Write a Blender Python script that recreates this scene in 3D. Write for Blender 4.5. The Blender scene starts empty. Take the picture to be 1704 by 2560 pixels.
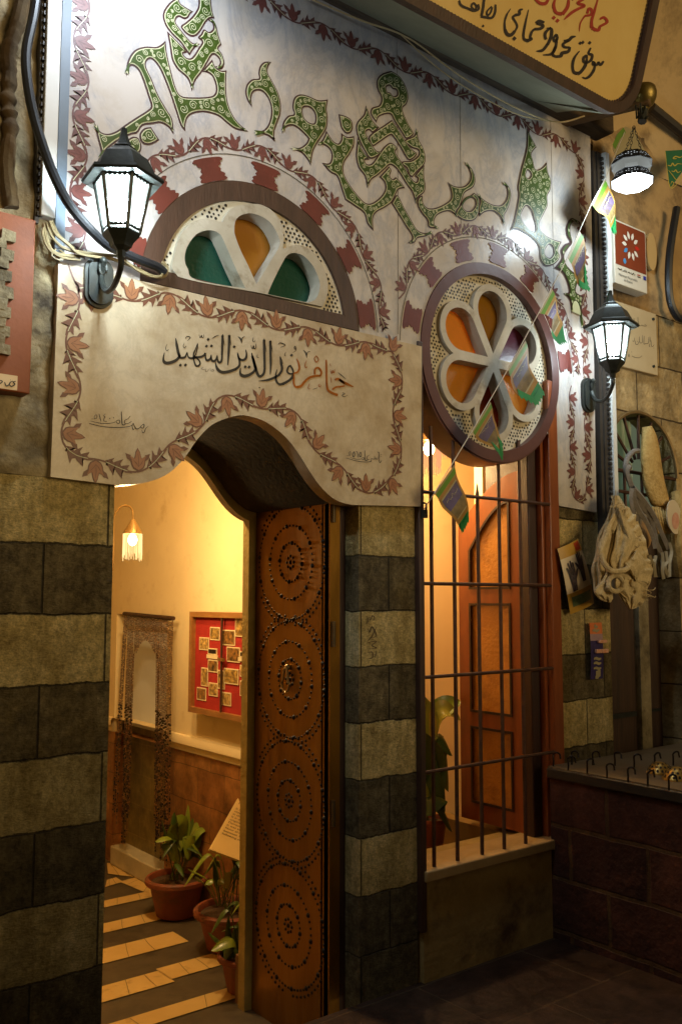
import bpy, math, random
from mathutils import Vector, Matrix, noise
from mathutils.geometry import tessellate_polygon
random.seed(7)
sc = bpy.context.scene
R_ = math.radians
pi = math.pi

# ---------------------------------------------------------------- camera
CX, CY, FPX = 852.0, 1280.0, 2262.0           # photo 1704 x 2560
vx = Vector((3750-CX, 1500-CY, FPX)).normalized()
vy = Vector((-930-CX, 1496-CY, FPX)); vy = (vy - vx*vx.dot(vy)).normalized()
vz = -vx.cross(vy)
if vz.y > 0: vz = -vz
def rayd(px, py):
    c = Vector((px-CX, py-CY, FPX))
    return Vector((vx.dot(c), vy.dot(c), vz.dot(c)))
d0_ = rayd(1044, 2465)
CAM = -d0_*(1.55/-d0_.z)
cam_data = bpy.data.cameras.new("camera")
cam = bpy.data.objects.new("camera", cam_data); sc.collection.objects.link(cam)
cam_data.sensor_fit = 'VERTICAL'; cam_data.sensor_height = 36; cam_data.lens = 36*FPX/2560
cam_data.clip_start = .05; cam_data.clip_end = 200
right = Vector((vx.x, vy.x, vz.x)); down = Vector((vx.y, vy.y, vz.y)); fwd = Vector((vx.z, vy.z, vz.z))
m = Matrix.Identity(4)
for i in range(3):
    m[i][0] = right[i]; m[i][1] = -down[i]; m[i][2] = -fwd[i]; m[i][3] = CAM[i]
cam.matrix_world = m
sc.camera = cam

# ---------------------------------------------------------------- world, sun, exposure
W = bpy.data.worlds.new("World"); sc.world = W; W.use_nodes = True
wn, wl = W.node_tree.nodes, W.node_tree.links
bg = wn['Background']
sky = wn.new('ShaderNodeTexSky'); sky.sky_type = 'NISHITA'; sky.sun_disc = False
SUN_EL = R_(5)
sky.sun_elevation = R_(2); sky.sun_rotation = R_(180)
mixc = wn.new('ShaderNodeMix'); mixc.data_type = 'RGBA'; mixc.inputs[0].default_value = .97
wl.new(sky.outputs[0], mixc.inputs[6]); mixc.inputs[7].default_value = (1, .70, .28, 1)
wl.new(mixc.outputs[2], bg.inputs[0]); bg.inputs[1].default_value = .09
sun_d = bpy.data.lights.new("sun", 'SUN'); sun_d.energy = 1.12; sun_d.angle = R_(25); sun_d.color = (1, .74, .38)
sun = bpy.data.objects.new("sun", sun_d); sc.collection.objects.link(sun)
sun.rotation_euler = (R_(90)-SUN_EL, 0, R_(9))
sc.view_settings.view_transform = 'Standard'; sc.view_settings.look = 'None'
sc.view_settings.exposure = .16; sc.view_settings.gamma = 1
sc.cycles.use_denoising = True
sc.cycles.max_bounces = 7; sc.cycles.sample_clamp_indirect = 6
sc.cycles.transparent_max_bounces = 12

# ---------------------------------------------------------------- pixel -> plane helpers (photo pixels lie on the real surfaces)
def F(px, py, y=0.0):
    d = rayd(px, py); return CAM + d*((y-CAM.y)/d.y)
def S(px, py, x):
    d = rayd(px, py); return CAM + d*((x-CAM.x)/d.x)
def G(px, py, z=0.0):
    d = rayd(px, py); return CAM + d*((z-CAM.z)/d.z)
def PL(px, py, p0, n):
    d = rayd(px, py); return CAM + d*((Vector(p0)-CAM).dot(n)/d.dot(n))
def ppm(p): return FPX/(Vector(p)-CAM).dot(fwd)

# ---------------------------------------------------------------- object helpers
LOC = {}
def link(o): sc.collection.objects.link(o); return o
def tag(o, label=None, cat=None, group=None, kind=None):
    if label: o['label'] = label
    if cat: o['category'] = cat
    if group: o['group'] = group
    if kind: o['kind'] = kind
    return o
def thing(name, label, cat, loc=(0, 0, 0), group=None):
    o = link(bpy.data.objects.new(name, None)); o.location = loc; o.empty_display_size = .1
    LOC[o.name] = Vector(loc)
    return tag(o, label, cat, group)
class MB:
    def __init__(s): s.v = []; s.f = []; s.m = []
    def add(s, vs, fs, mat=0):
        b = len(s.v); s.v += [tuple(v) for v in vs]
        for f in fs: s.f.append(tuple(i+b for i in f)); s.m.append(mat)
        return s
    def box(s, x0, x1, y0, y1, z0, z1, mat=0, bev=0):
        x0, x1 = sorted((x0, x1)); y0, y1 = sorted((y0, y1)); z0, z1 = sorted((z0, z1))
        vs = [(x, y, z) for x in (x0, x1) for y in (y0, y1) for z in (z0, z1)]
        return s.add(vs, [(0, 1, 3, 2), (4, 6, 7, 5), (0, 4, 5, 1), (2, 3, 7, 6), (0, 2, 6, 4), (1, 5, 7, 3)], mat)
    def tube(s, pts, r, n=8, mat=0, cap=True, closed=False):
        pts = [Vector(p) for p in pts]; k = len(pts); vs = []; fs = []
        up = None
        for i, p in enumerate(pts):
            a = pts[(i-1) % k] if (closed or i > 0) else p
            b = pts[(i+1) % k] if (closed or i < k-1) else p
            t = (b-a); t = t.normalized() if t.length > 1e-9 else Vector((0, 0, 1))
            if up is None: up = t.orthogonal().normalized()
            up = (up - t*up.dot(t)); up = up.normalized() if up.length > 1e-6 else t.orthogonal().normalized()
            sd = t.cross(up); rr = r[i] if isinstance(r, (list, tuple)) else r
            for j in range(n):
                a_ = 2*pi*j/n; vs.append(p + (up*math.cos(a_)+sd*math.sin(a_))*rr)
        for i in range(k if closed else k-1):
            for j in range(n):
                q = (i+1) % k
                fs.append((i*n+j, i*n+(j+1) % n, q*n+(j+1) % n, q*n+j))
        if cap and not closed: fs += [tuple(range(n))[::-1], tuple(range((k-1)*n, k*n))]
        return s.add(vs, fs, mat)
    def lathe(s, prof, n=24, mat=0, c=(0, 0, 0), rot=0, cap=True):
        vs = []; fs = []; k = len(prof)
        for r, z in prof:
            for j in range(n):
                a = 2*pi*j/n+rot; vs.append((c[0]+r*math.cos(a), c[1]+r*math.sin(a), c[2]+z))
        for i in range(k-1):
            for j in range(n): fs.append((i*n+j, i*n+(j+1) % n, (i+1)*n+(j+1) % n, (i+1)*n+j))
        if cap:
            if prof[0][0] > 1e-6: fs.append(tuple(range(n))[::-1])
            if prof[-1][0] > 1e-6: fs.append(tuple(range((k-1)*n, k*n)))
        return s.add(vs, fs, mat)
    def flat(s, loops, fm, d0, d1=None, mat=0, smat=None):
        loops = [[Vector((p[0], p[1])) for p in l] for l in loops]
        sl = [[Vector((p.x*50, p.y*50, 0)) for p in l] for l in loops]
        tr = tessellate_polygon(sl); al = [p for l in loops for p in l]
        fs = []
        for t in tr:
            a, b, c = (al[i] for i in t)
            fs.append(tuple(t) if (b-a).cross(c-a) > 0 else tuple(t)[::-1])
        s.add([fm(p.x, p.y, d0) for p in al], fs, mat)
        if d1 is not None:
            s.add([fm(p.x, p.y, d1) for p in al], [f[::-1] for f in fs], mat)
            for l in loops:
                n = len(l)
                s.add([fm(p.x, p.y, d) for p in l for d in (d0, d1)], [(2*i, 2*i+1, (2*i+3) % (2*n), (2*i+2) % (2*n)) for i in range(n)], mat if smat is None else smat)
        return s
    def ribbon(s, pts, w, fm, d, closed=False, mat=0):
        n = len(pts)
        if n < 2: return s
        P = [Vector((p[0], p[1])) for p in pts]; vs = []
        for i in range(n):
            a = P[(i-1) % n] if (closed or i) else P[i]; b = P[(i+1) % n] if (closed or i < n-1) else P[i]
            t = b-a; t = t.normalized() if t.length > 1e-9 else Vector((1, 0)); nn = Vector((-t.y, t.x))
            ww = (w[i] if isinstance(w, (list, tuple)) else w)/2
            vs += [fm(*(P[i]+nn*ww), d), fm(*(P[i]-nn*ww), d)]
        fs = [(2*i, 2*i+1, (2*i+3) % (2*n), (2*i+2) % (2*n)) for i in range(n if closed else n-1)]
        return s.add(vs, fs, mat)
    def ball(s, c, r, n=8, k=5, mat=0, sc_=(1, 1, 1)):
        vs = [(c[0], c[1], c[2]+r*sc_[2])]; fs = []
        for i in range(1, k):
            th = pi*i/k
            for j in range(n):
                a = 2*pi*j/n; vs.append((c[0]+r*sc_[0]*math.sin(th)*math.cos(a), c[1]+r*sc_[1]*math.sin(th)*math.sin(a), c[2]+r*sc_[2]*math.cos(th)))
        vs.append((c[0], c[1], c[2]-r*sc_[2]))
        for j in range(n): fs.append((0, 1+j, 1+(j+1) % n))
        for i in range(k-2):
            for j in range(n): fs.append((1+i*n+j, 1+(i+1)*n+j, 1+(i+1)*n+(j+1) % n, 1+i*n+(j+1) % n))
        b = 1+(k-2)*n
        for j in range(n): fs.append((b+j, len(vs)-1, b+(j+1) % n))
        return s.add(vs, fs, mat)
    def grid(s, fn, nu, nv, mat=0):
        vs = [fn(i/nu, j/nv) for i in range(nu+1) for j in range(nv+1)]
        return s.add(vs, [(i*(nv+1)+j, (i+1)*(nv+1)+j, (i+1)*(nv+1)+j+1, i*(nv+1)+j+1) for i in range(nu) for j in range(nv)], mat)
    def build(s, name, mats, parent=None, smooth=True, label=None, sharp=35, bevel=0):
        me = bpy.data.meshes.new(name); me.from_pydata(s.v, [], s.f)
        mats = mats if isinstance(mats, (list, tuple)) else [mats]
        for mm in mats: me.materials.append(mm)
        me.polygons.foreach_set('material_index', s.m)
        if smooth:
            me.polygons.foreach_set('use_smooth', [True]*len(s.f))
            me.set_sharp_from_angle(angle=R_(sharp))
        me.validate(); me.update()
        o = link(bpy.data.objects.new(name, me))
        if bevel:
            b = o.modifiers.new('bevel', 'BEVEL'); b.width = bevel; b.segments = 2; b.limit_method = 'ANGLE'; b.angle_limit = R_(50)
        if parent:
            o.parent = parent
            l = LOC.get(parent.name)
            if l is not None: o.matrix_parent_inverse = Matrix.Translation(-l)
        if label: o['label'] = label
        return o
fac = lambda u, v, d: (u, d, v)                 # facade plane: u = X, v = Z, d = Y
def sideX(x): return lambda u, v, d: (x+d, u, v)  # plane X = x: u = Y, v = Z
def circ(cx, cz, r, n=64, a0=0, a1=360): return [(cx+r*math.cos(R_(a0+(a1-a0)*i/n)), cz+r*math.sin(R_(a0+(a1-a0)*i/n))) for i in range(n if a1-a0 == 360 else n+1)]
def parse(s, ox=0, oy=0, k=1.0):
    out = []
    for t in s.split():
        c = t.endswith('*'); a, b = t.rstrip('*').split(','); out.append((ox+float(a)*k, oy+float(b)*k, c))
    return out
def onF(pts, y=0.0):
    r = []
    for p in pts:
        q = F(p[0], p[1], y); r.append((q.x, q.z, p[2] if len(p) > 2 else False))
    return r
def onS(pts, x):
    r = []
    for p in pts:
        q = S(p[0], p[1], x); r.append((q.y, q.z, p[2] if len(p) > 2 else False))
    return r
def sm(pts, closed=True, n=4):
    k = len(pts); out = []
    for i in range(k if closed else k-1):
        p1, p2 = pts[i], pts[(i+1) % k]
        p0 = pts[(i-1) % k] if (closed or i > 0) else p1
        p3 = pts[(i+2) % k] if (closed or i < k-2) else p2
        if len(p1) > 2 and p1[2]: p0 = p1
        if len(p2) > 2 and p2[2]: p3 = p2
        for j in range(n):
            t = j/n
            out.append(tuple(.5*(2*p1[a]+(p2[a]-p0[a])*t+(2*p0[a]-5*p1[a]+4*p2[a]-p3[a])*t*t+(3*p1[a]-p0[a]-3*p2[a]+p3[a])*t**3) for a in (0, 1)))
    if not closed: out.append((pts[-1][0], pts[-1][1]))
    return out
def sm3(pts, n=5):
    out = []; k = len(pts); pts = [Vector(p) for p in pts]
    for i in range(k-1):
        p1, p2 = pts[i], pts[i+1]; p0 = pts[i-1] if i else p1; p3 = pts[i+2] if i < k-2 else p2
        for j in range(n):
            t = j/n; out.append(.5*(2*p1+(p2-p0)*t+(2*p0-5*p1+4*p2-p3)*t*t+(3*p1-p0-3*p2+p3)*t**3))
    return out+[pts[-1]]
def area2(l): return sum(l[i][0]*l[(i+1) % len(l)][1]-l[(i+1) % len(l)][0]*l[i][1] for i in range(len(l)))/2
def inset(l, d):
    if area2(l) < 0: l = l[::-1]
    n = len(l); out = []
    for i in range(n):
        a, b, c = Vector(l[i-1][:2]), Vector(l[i][:2]), Vector(l[(i+1) % n][:2])
        t1 = (b-a); t2 = (c-b)
        t1 = t1.normalized() if t1.length > 1e-9 else Vector((1, 0)); t2 = t2.normalized() if t2.length > 1e-9 else t1
        nn = Vector((-t1.y-t2.y, t1.x+t2.x))
        nn = nn.normalized() if nn.length > 1e-6 else Vector((-t1.y, t1.x))
        k = max(.35, nn.dot(Vector((-t1.y, t1.x))))
        out.append(tuple(b+nn*d*min(1/k, 2.4)))
    return out
def inside(p, l):
    c = False; n = len(l); x, y = p[0], p[1]
    for i in range(n):
        a, b = l[i], l[i-1]
        if (a[1] > y) != (b[1] > y) and x < (b[0]-a[0])*(y-a[1])/(b[1]-a[1])+a[0]: c = not c
    return c
def pathlen(pts):
    L = [0]
    for i in range(1, len(pts)): L.append(L[-1]+math.hypot(pts[i][0]-pts[i-1][0], pts[i][1]-pts[i-1][1]))
    return L
def at(pts, L, s):
    s = max(0, min(L[-1]-1e-6, s))
    import bisect
    i = max(0, min(len(L)-2, bisect.bisect_right(L, s)-1))
    t = (s-L[i])/max(1e-9, L[i+1]-L[i])
    a, b = Vector(pts[i][:2]), Vector(pts[i+1][:2]); d = (b-a).normalized()
    return a.lerp(b, t), d

# ---------------------------------------------------------------- materials
def lin(c):  # sRGB 0-255 -> linear
    return tuple(((x/255)/12.92 if x <= 10 else (((x/255)+.055)/1.055)**2.4) for x in c)+(1,)
MATS = {}
def M(name, c1, c2=None, scale=6, rough=.6, metal=0, bump=0, bscale=60, detail=8, contrast=.25, mid=.5, c3=None, c3t=.62, c3scale=None, stretch=None, spec=.5, coat=0, rvar=0):
    if name in MATS: return MATS[name]
    mt = bpy.data.materials.new(name); mt.use_nodes = True
    nd, lk = mt.node_tree.nodes, mt.node_tree.links; b = nd['Principled BSDF']
    b.inputs['Roughness'].default_value = rough; b.inputs['Metallic'].default_value = metal
    b.inputs['Specular IOR Level'].default_value = spec
    if coat: b.inputs['Coat Weight'].default_value = coat; b.inputs['Coat Roughness'].default_value = .15
    tc = nd.new('ShaderNodeTexCoord'); co = tc.outputs['Object']
    if stretch:
        mp = nd.new('ShaderNodeMapping'); mp.inputs['Scale'].default_value = stretch; lk.new(co, mp.inputs['Vector']); co = mp.outputs[0]
    if c2:
        nz = nd.new('ShaderNodeTexNoise'); nz.inputs['Scale'].default_value = scale; nz.inputs['Detail'].default_value = detail; nz.inputs['Roughness'].default_value = .62
        lk.new(co, nz.inputs['Vector'])
        cr = nd.new('ShaderNodeValToRGB'); e = cr.color_ramp.elements
        e[0].position = max(0, mid-contrast); e[0].color = c1; e[1].position = min(1, mid+contrast); e[1].color = c2
        lk.new(nz.outputs[0], cr.inputs[0]); out = cr.outputs[0]
        if c3:
            n3 = nd.new('ShaderNodeTexNoise'); n3.inputs['Scale'].default_value = c3scale or scale*.37; n3.inputs['Detail'].default_value = 9; n3.inputs['Roughness'].default_value = .7
            lk.new(co, n3.inputs['Vector'])
            c3r = nd.new('ShaderNodeValToRGB'); c3r.color_ramp.elements[0].position = c3t-.08; c3r.color_ramp.elements[1].position = c3t+.1
            lk.new(n3.outputs[0], c3r.inputs[0])
            mx = nd.new('ShaderNodeMix'); mx.data_type = 'RGBA'; lk.new(c3r.outputs[0], mx.inputs[0]); lk.new(out, mx.inputs[6]); mx.inputs[7].default_value = c3; out = mx.outputs[2]
        lk.new(out, b.inputs['Base Color'])
        if rvar:
            mr = nd.new('ShaderNodeMapRange'); mr.inputs[3].default_value = rough-rvar; mr.inputs[4].default_value = rough+rvar
            lk.new(nz.outputs[0], mr.inputs[0]); lk.new(mr.outputs[0], b.inputs['Roughness'])
    else: b.inputs['Base Color'].default_value = c1
    if bump:
        nb = nd.new('ShaderNodeTexNoise'); nb.inputs['Scale'].default_value = bscale; nb.inputs['Detail'].default_value = 6; lk.new(co, nb.inputs['Vector'])
        bp = nd.new('ShaderNodeBump'); bp.inputs['Strength'].default_value = bump; bp.inputs['Distance'].default_value = .006
        lk.new(nb.outputs[0], bp.inputs['Height']); lk.new(bp.outputs[0], b.inputs['Normal'])
    MATS[name] = mt; return mt
def emit(name, col, strength, transp=0.0, base=None):
    mt = bpy.data.materials.new(name); mt.use_nodes = True; nd, lk = mt.node_tree.nodes, mt.node_tree.links
    nd.remove(nd['Principled BSDF']); out = nd['Material Output']
    e = nd.new('ShaderNodeEmission'); e.inputs[0].default_value = col; e.inputs[1].default_value = strength
    if transp:
        t = nd.new('ShaderNodeBsdfTransparent'); mx = nd.new('ShaderNodeMixShader'); mx.inputs[0].default_value = transp
        lk.new(e.outputs[0], mx.inputs[1]); lk.new(t.outputs[0], mx.inputs[2]); lk.new(mx.outputs[0], out.inputs[0])
    else: lk.new(e.outputs[0], out.inputs[0])
    return mt
def glass(name, col, transp=.6, rough=.15, bump=.3, bscale=80):
    mt = bpy.data.materials.new(name); mt.use_nodes = True; nd, lk = mt.node_tree.nodes, mt.node_tree.links
    b = nd['Principled BSDF']; b.inputs['Base Color'].default_value = col; b.inputs['Roughness'].default_value = rough
    nb = nd.new('ShaderNodeTexNoise'); nb.inputs['Scale'].default_value = bscale
    tc = nd.new('ShaderNodeTexCoord'); lk.new(tc.outputs['Object'], nb.inputs['Vector'])
    bp = nd.new('ShaderNodeBump'); bp.inputs['Strength'].default_value = bump; bp.inputs['Distance'].default_value = .004
    lk.new(nb.outputs[0], bp.inputs['Height']); lk.new(bp.outputs[0], b.inputs['Normal'])
    tl = nd.new('ShaderNodeBsdfTranslucent'); tl.inputs[0].default_value = col
    tr = nd.new('ShaderNodeBsdfTransparent'); tr.inputs[0].default_value = col
    m1 = nd.new('ShaderNodeMixShader'); m1.inputs[0].default_value = .5; lk.new(tl.outputs[0], m1.inputs[1]); lk.new(tr.outputs[0], m1.inputs[2])
    m2 = nd.new('ShaderNodeMixShader'); m2.inputs[0].default_value = transp; lk.new(b.outputs[0], m2.inputs[1]); lk.new(m1.outputs[0], m2.inputs[2])
    lk.new(m2.outputs[0], nd['Material Output'].inputs[0]); return mt

def marble_mat(name, base, vein, dirt, vs=2.2, st=(2.2, 1, 1), dpos=(.45, .75)):
    mt = bpy.data.materials.new(name); mt.use_nodes = True; nd, lk = mt.node_tree.nodes, mt.node_tree.links; b = nd['Principled BSDF']
    b.inputs['Roughness'].default_value = .28; b.inputs['Specular IOR Level'].default_value = .5
    tc = nd.new('ShaderNodeTexCoord'); mp = nd.new('ShaderNodeMapping'); mp.inputs['Scale'].default_value = st; mp.inputs['Rotation'].default_value = (0, R_(28), 0)
    lk.new(tc.outputs['Object'], mp.inputs['Vector'])
    n1 = nd.new('ShaderNodeTexNoise'); n1.inputs['Scale'].default_value = vs; n1.inputs['Detail'].default_value = 12; n1.inputs['Roughness'].default_value = .72; n1.inputs['Distortion'].default_value = .6
    lk.new(mp.outputs[0], n1.inputs['Vector'])
    cr = nd.new('ShaderNodeValToRGB'); e = cr.color_ramp.elements
    e[0].position = .40; e[0].color = base; e[1].position = .58; e[1].color = base
    q = e.new(.49); q.color = vein
    q = e.new(.46); q.color = tuple(base[i]*.55+vein[i]*.45 for i in range(3))+(1,)
    q = e.new(.52); q.color = tuple(base[i]*.6+vein[i]*.4 for i in range(3))+(1,)
    lk.new(n1.outputs[0], cr.inputs[0])
    n2 = nd.new('ShaderNodeTexNoise'); n2.inputs['Scale'].default_value = 5; n2.inputs['Detail'].default_value = 10; n2.inputs['Roughness'].default_value = .7
    lk.new(tc.outputs['Object'], n2.inputs['Vector'])
    c2 = nd.new('ShaderNodeValToRGB'); c2.color_ramp.elements[0].position = dpos[0]; c2.color_ramp.elements[1].position = dpos[1]; c2.color_ramp.elements[1].color = (.75, .75, .75, 1)
    lk.new(n2.outputs[0], c2.inputs[0])
    mx = nd.new('ShaderNodeMix'); mx.data_type = 'RGBA'; lk.new(c2.outputs[0], mx.inputs[0]); lk.new(cr.outputs[0], mx.inputs[6]); mx.inputs[7].default_value = dirt
    lk.new(mx.outputs[2], b.inputs['Base Color'])
    n3 = nd.new('ShaderNodeTexNoise'); n3.inputs['Scale'].default_value = 30; bp = nd.new('ShaderNodeBump'); bp.inputs['Strength'].default_value = .06; bp.inputs['Distance'].default_value = .01
    lk.new(tc.outputs['Object'], n3.inputs['Vector']); lk.new(n3.outputs[0], bp.inputs['Height']); lk.new(bp.outputs[0], b.inputs['Normal'])
    return mt

def courses_mat():
    """Striped masonry: light and dark courses by height, tooled faces, upright joints."""
    mt = bpy.data.materials.new('striped_stone'); mt.use_nodes = True; nd, lk = mt.node_tree.nodes, mt.node_tree.links; b = nd['Principled BSDF']
    b.inputs['Roughness'].default_value = .85; b.inputs['Specular IOR Level'].default_value = .25
    tc = nd.new('ShaderNodeTexCoord')
    wob = nd.new('ShaderNodeTexNoise'); wob.inputs['Scale'].default_value = 13; wob.inputs['Detail'].default_value = 8; wob.inputs['Roughness'].default_value = .7; lk.new(tc.outputs['Object'], wob.inputs['Vector'])
    sep = nd.new('ShaderNodeSeparateXYZ'); lk.new(tc.outputs['Object'], sep.inputs[0])
    wm = nd.new('ShaderNodeMath'); wm.operation = 'MULTIPLY_ADD'; wm.inputs[1].default_value = .030; wm.inputs[2].default_value = -.015; lk.new(wob.outputs[0], wm.inputs[0])
    za = nd.new('ShaderNodeMath'); za.operation = 'ADD'; lk.new(sep.outputs[2], za.inputs[0]); lk.new(wm.outputs[0], za.inputs[1])
    def mth(op, x, y):
        n_ = nd.new('ShaderNodeMath'); n_.operation = op; lk.new(x, n_.inputs[0]); n_.inputs[1].default_value = y; return n_.outputs[0]
    par = mth('MODULO', mth('FLOOR', mth('DIVIDE', mth('ADD', za.outputs[0], .274), .222), 0), 2)   # courses .222 high
    mn = nd.new('ShaderNodeMath'); mn.operation = 'MULTIPLY'; lk.new(par, mn.inputs[0]); lk.new(mth('GREATER_THAN', za.outputs[0], .3), mn.inputs[1]); par = mn.outputs[0]   # foot courses are all dark
    def ramp(scale, c, pos, detail=10):
        n = nd.new('ShaderNodeTexNoise'); n.inputs['Scale'].default_value = scale; n.inputs['Detail'].default_value = detail; n.inputs['Roughness'].default_value = .7; lk.new(tc.outputs['Object'], n.inputs['Vector'])
        r = nd.new('ShaderNodeValToRGB'); ee = r.color_ramp.elements
        ee[0].position, ee[1].position = pos[0], pos[-1]; ee[0].color, ee[1].color = c[0], c[-1]
        for p_, c_ in zip(pos[1:-1], c[1:-1]): q = ee.new(p_); q.color = c_
        lk.new(n.outputs[0], r.inputs[0]); return r
    light = ramp(7, [lin((138, 118, 70)), lin((200, 179, 124)), lin((226, 208, 160))], [.26, .48, .74])
    dark = ramp(22, [lin((80, 70, 50)), lin((122, 109, 80)), lin((132, 119, 88)), lin((222, 206, 168))], [.34, .56, .68, .80], 14)
    mx = nd.new('ShaderNodeMix'); mx.data_type = 'RGBA'; lk.new(par, mx.inputs[0]); lk.new(dark.outputs[0], mx.inputs[6]); lk.new(light.outputs[0], mx.inputs[7])
    st = ramp(2.3, [(0, 0, 0, 1), (0, 0, 0, 1), (.75, .75, .75, 1)], [.3, .52, .72])
    mx2 = nd.new('ShaderNodeMix'); mx2.data_type = 'RGBA'; lk.new(st.outputs[0], mx2.inputs[0]); lk.new(mx.outputs[2], mx2.inputs[6]); mx2.inputs[7].default_value = lin((124, 104, 56))
    # joints
    cmb = nd.new('ShaderNodeCombineXYZ'); lk.new(sep.outputs[0], cmb.inputs[0]); lk.new(za.outputs[0], cmb.inputs[1])
    br = nd.new('ShaderNodeTexBrick'); br.inputs['Scale'].default_value = 1; br.inputs['Brick Width'].default_value = .36; br.inputs['Row Height'].default_value = .222; br.inputs['Mortar Size'].default_value = .0045; br.inputs['Mortar Smooth'].default_value = .8
    br.offset = .41
    mpj = nd.new('ShaderNodeMapping'); mpj.inputs['Location'].default_value = (.13, .052, 0); lk.new(cmb.outputs[0], mpj.inputs[0]); lk.new(mpj.outputs[0], br.inputs[0])
    br.inputs['Color1'].default_value = (.84, .84, .82, 1); br.inputs['Color2'].default_value = (1.3, 1.27, 1.18, 1); br.inputs['Mortar'].default_value = (.8, .8, .8, 1)
    vb = nd.new('ShaderNodeMix'); vb.data_type = 'RGBA'; vb.blend_type = 'MULTIPLY'; vb.inputs[0].default_value = .8; lk.new(mx2.outputs[2], vb.inputs[6]); lk.new(br.outputs['Color'], vb.inputs[7])
    stk = nd.new('ShaderNodeTexNoise'); stk.inputs['Scale'].default_value = 5; stk.inputs['Detail'].default_value = 8; mpk = nd.new('ShaderNodeMapping'); mpk.inputs['Scale'].default_value = (5, 5, .8); lk.new(tc.outputs['Object'], mpk.inputs[0]); lk.new(mpk.outputs[0], stk.inputs[0])
    skr = nd.new('ShaderNodeValToRGB'); skr.color_ramp.elements[0].position = .32; skr.color_ramp.elements[0].color = (.72, .68, .56, 1); skr.color_ramp.elements[1].position = .62; skr.color_ramp.elements[1].color = (1.2, 1.2, 1.2, 1); lk.new(stk.outputs[0], skr.inputs[0])
    pit = nd.new('ShaderNodeTexNoise'); pit.inputs['Scale'].default_value = 70; pit.inputs['Detail'].default_value = 9; pit.inputs['Roughness'].default_value = .8; lk.new(tc.outputs['Object'], pit.inputs[0])
    pr_ = nd.new('ShaderNodeValToRGB'); pr_.color_ramp.elements[0].position = .36; pr_.color_ramp.elements[0].color = (.45, .44, .40, 1); pr_.color_ramp.elements[1].position = .62; pr_.color_ramp.elements[1].color = (1.3, 1.3, 1.3, 1); lk.new(pit.outputs[0], pr_.inputs[0])
    vp = nd.new('ShaderNodeMix'); vp.data_type = 'RGBA'; vp.blend_type = 'MULTIPLY'; vp.inputs[0].default_value = .85; lk.new(vb.outputs[2], vp.inputs[6]); lk.new(pr_.outputs[0], vp.inputs[7]); vb = vp
    vb2 = nd.new('ShaderNodeMix'); vb2.data_type = 'RGBA'; vb2.blend_type = 'MULTIPLY'; vb2.inputs[0].default_value = .75; lk.new(vb.outputs[2], vb2.inputs[6]); lk.new(skr.outputs[0], vb2.inputs[7]); mx2 = vb2
    mx3 = nd.new('ShaderNodeMix'); mx3.data_type = 'RGBA'; jm = nd.new('ShaderNodeMath'); jm.operation = 'MULTIPLY'; jm.inputs[1].default_value = .75; lk.new(br.outputs['Fac'], jm.inputs[0])
    lk.new(jm.outputs[0], mx3.inputs[0]); lk.new(mx2.outputs[2], mx3.inputs[6]); mx3.inputs[7].default_value = lin((48, 40, 24))
    lk.new(mx3.outputs[2], b.inputs['Base Color'])
    # tooling bump
    mpb = nd.new('ShaderNodeMapping'); mpb.inputs['Scale'].default_value = (1, 1, 2.5); lk.new(tc.outputs['Object'], mpb.inputs[0])
    nb = nd.new('ShaderNodeTexNoise'); nb.inputs['Scale'].default_value = 85; nb.inputs['Detail'].default_value = 5; nb.inputs['Roughness'].default_value = .7; lk.new(mpb.outputs[0], nb.inputs[0])
    nb2 = nd.new('ShaderNodeTexNoise'); nb2.inputs['Scale'].default_value = 14; nb2.inputs['Detail'].default_value = 6; lk.new(tc.outputs['Object'], nb2.inputs[0])
    ad = nd.new('ShaderNodeMath'); ad.operation = 'ADD'; lk.new(nb.outputs[0], ad.inputs[0]); lk.new(nb2.outputs[0], ad.inputs[1])
    sb = nd.new('ShaderNodeMath'); sb.operation = 'SUBTRACT'; lk.new(ad.outputs[0], sb.inputs[0]); lk.new(br.outputs['Fac'], sb.inputs[1])
    bp = nd.new('ShaderNodeBump'); bp.inputs['Strength'].default_value = 1; bp.inputs['Distance'].default_value = .016; lk.new(sb.outputs[0], bp.inputs['Height']); lk.new(bp.outputs[0], b.inputs['Normal'])
    return mt
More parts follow.
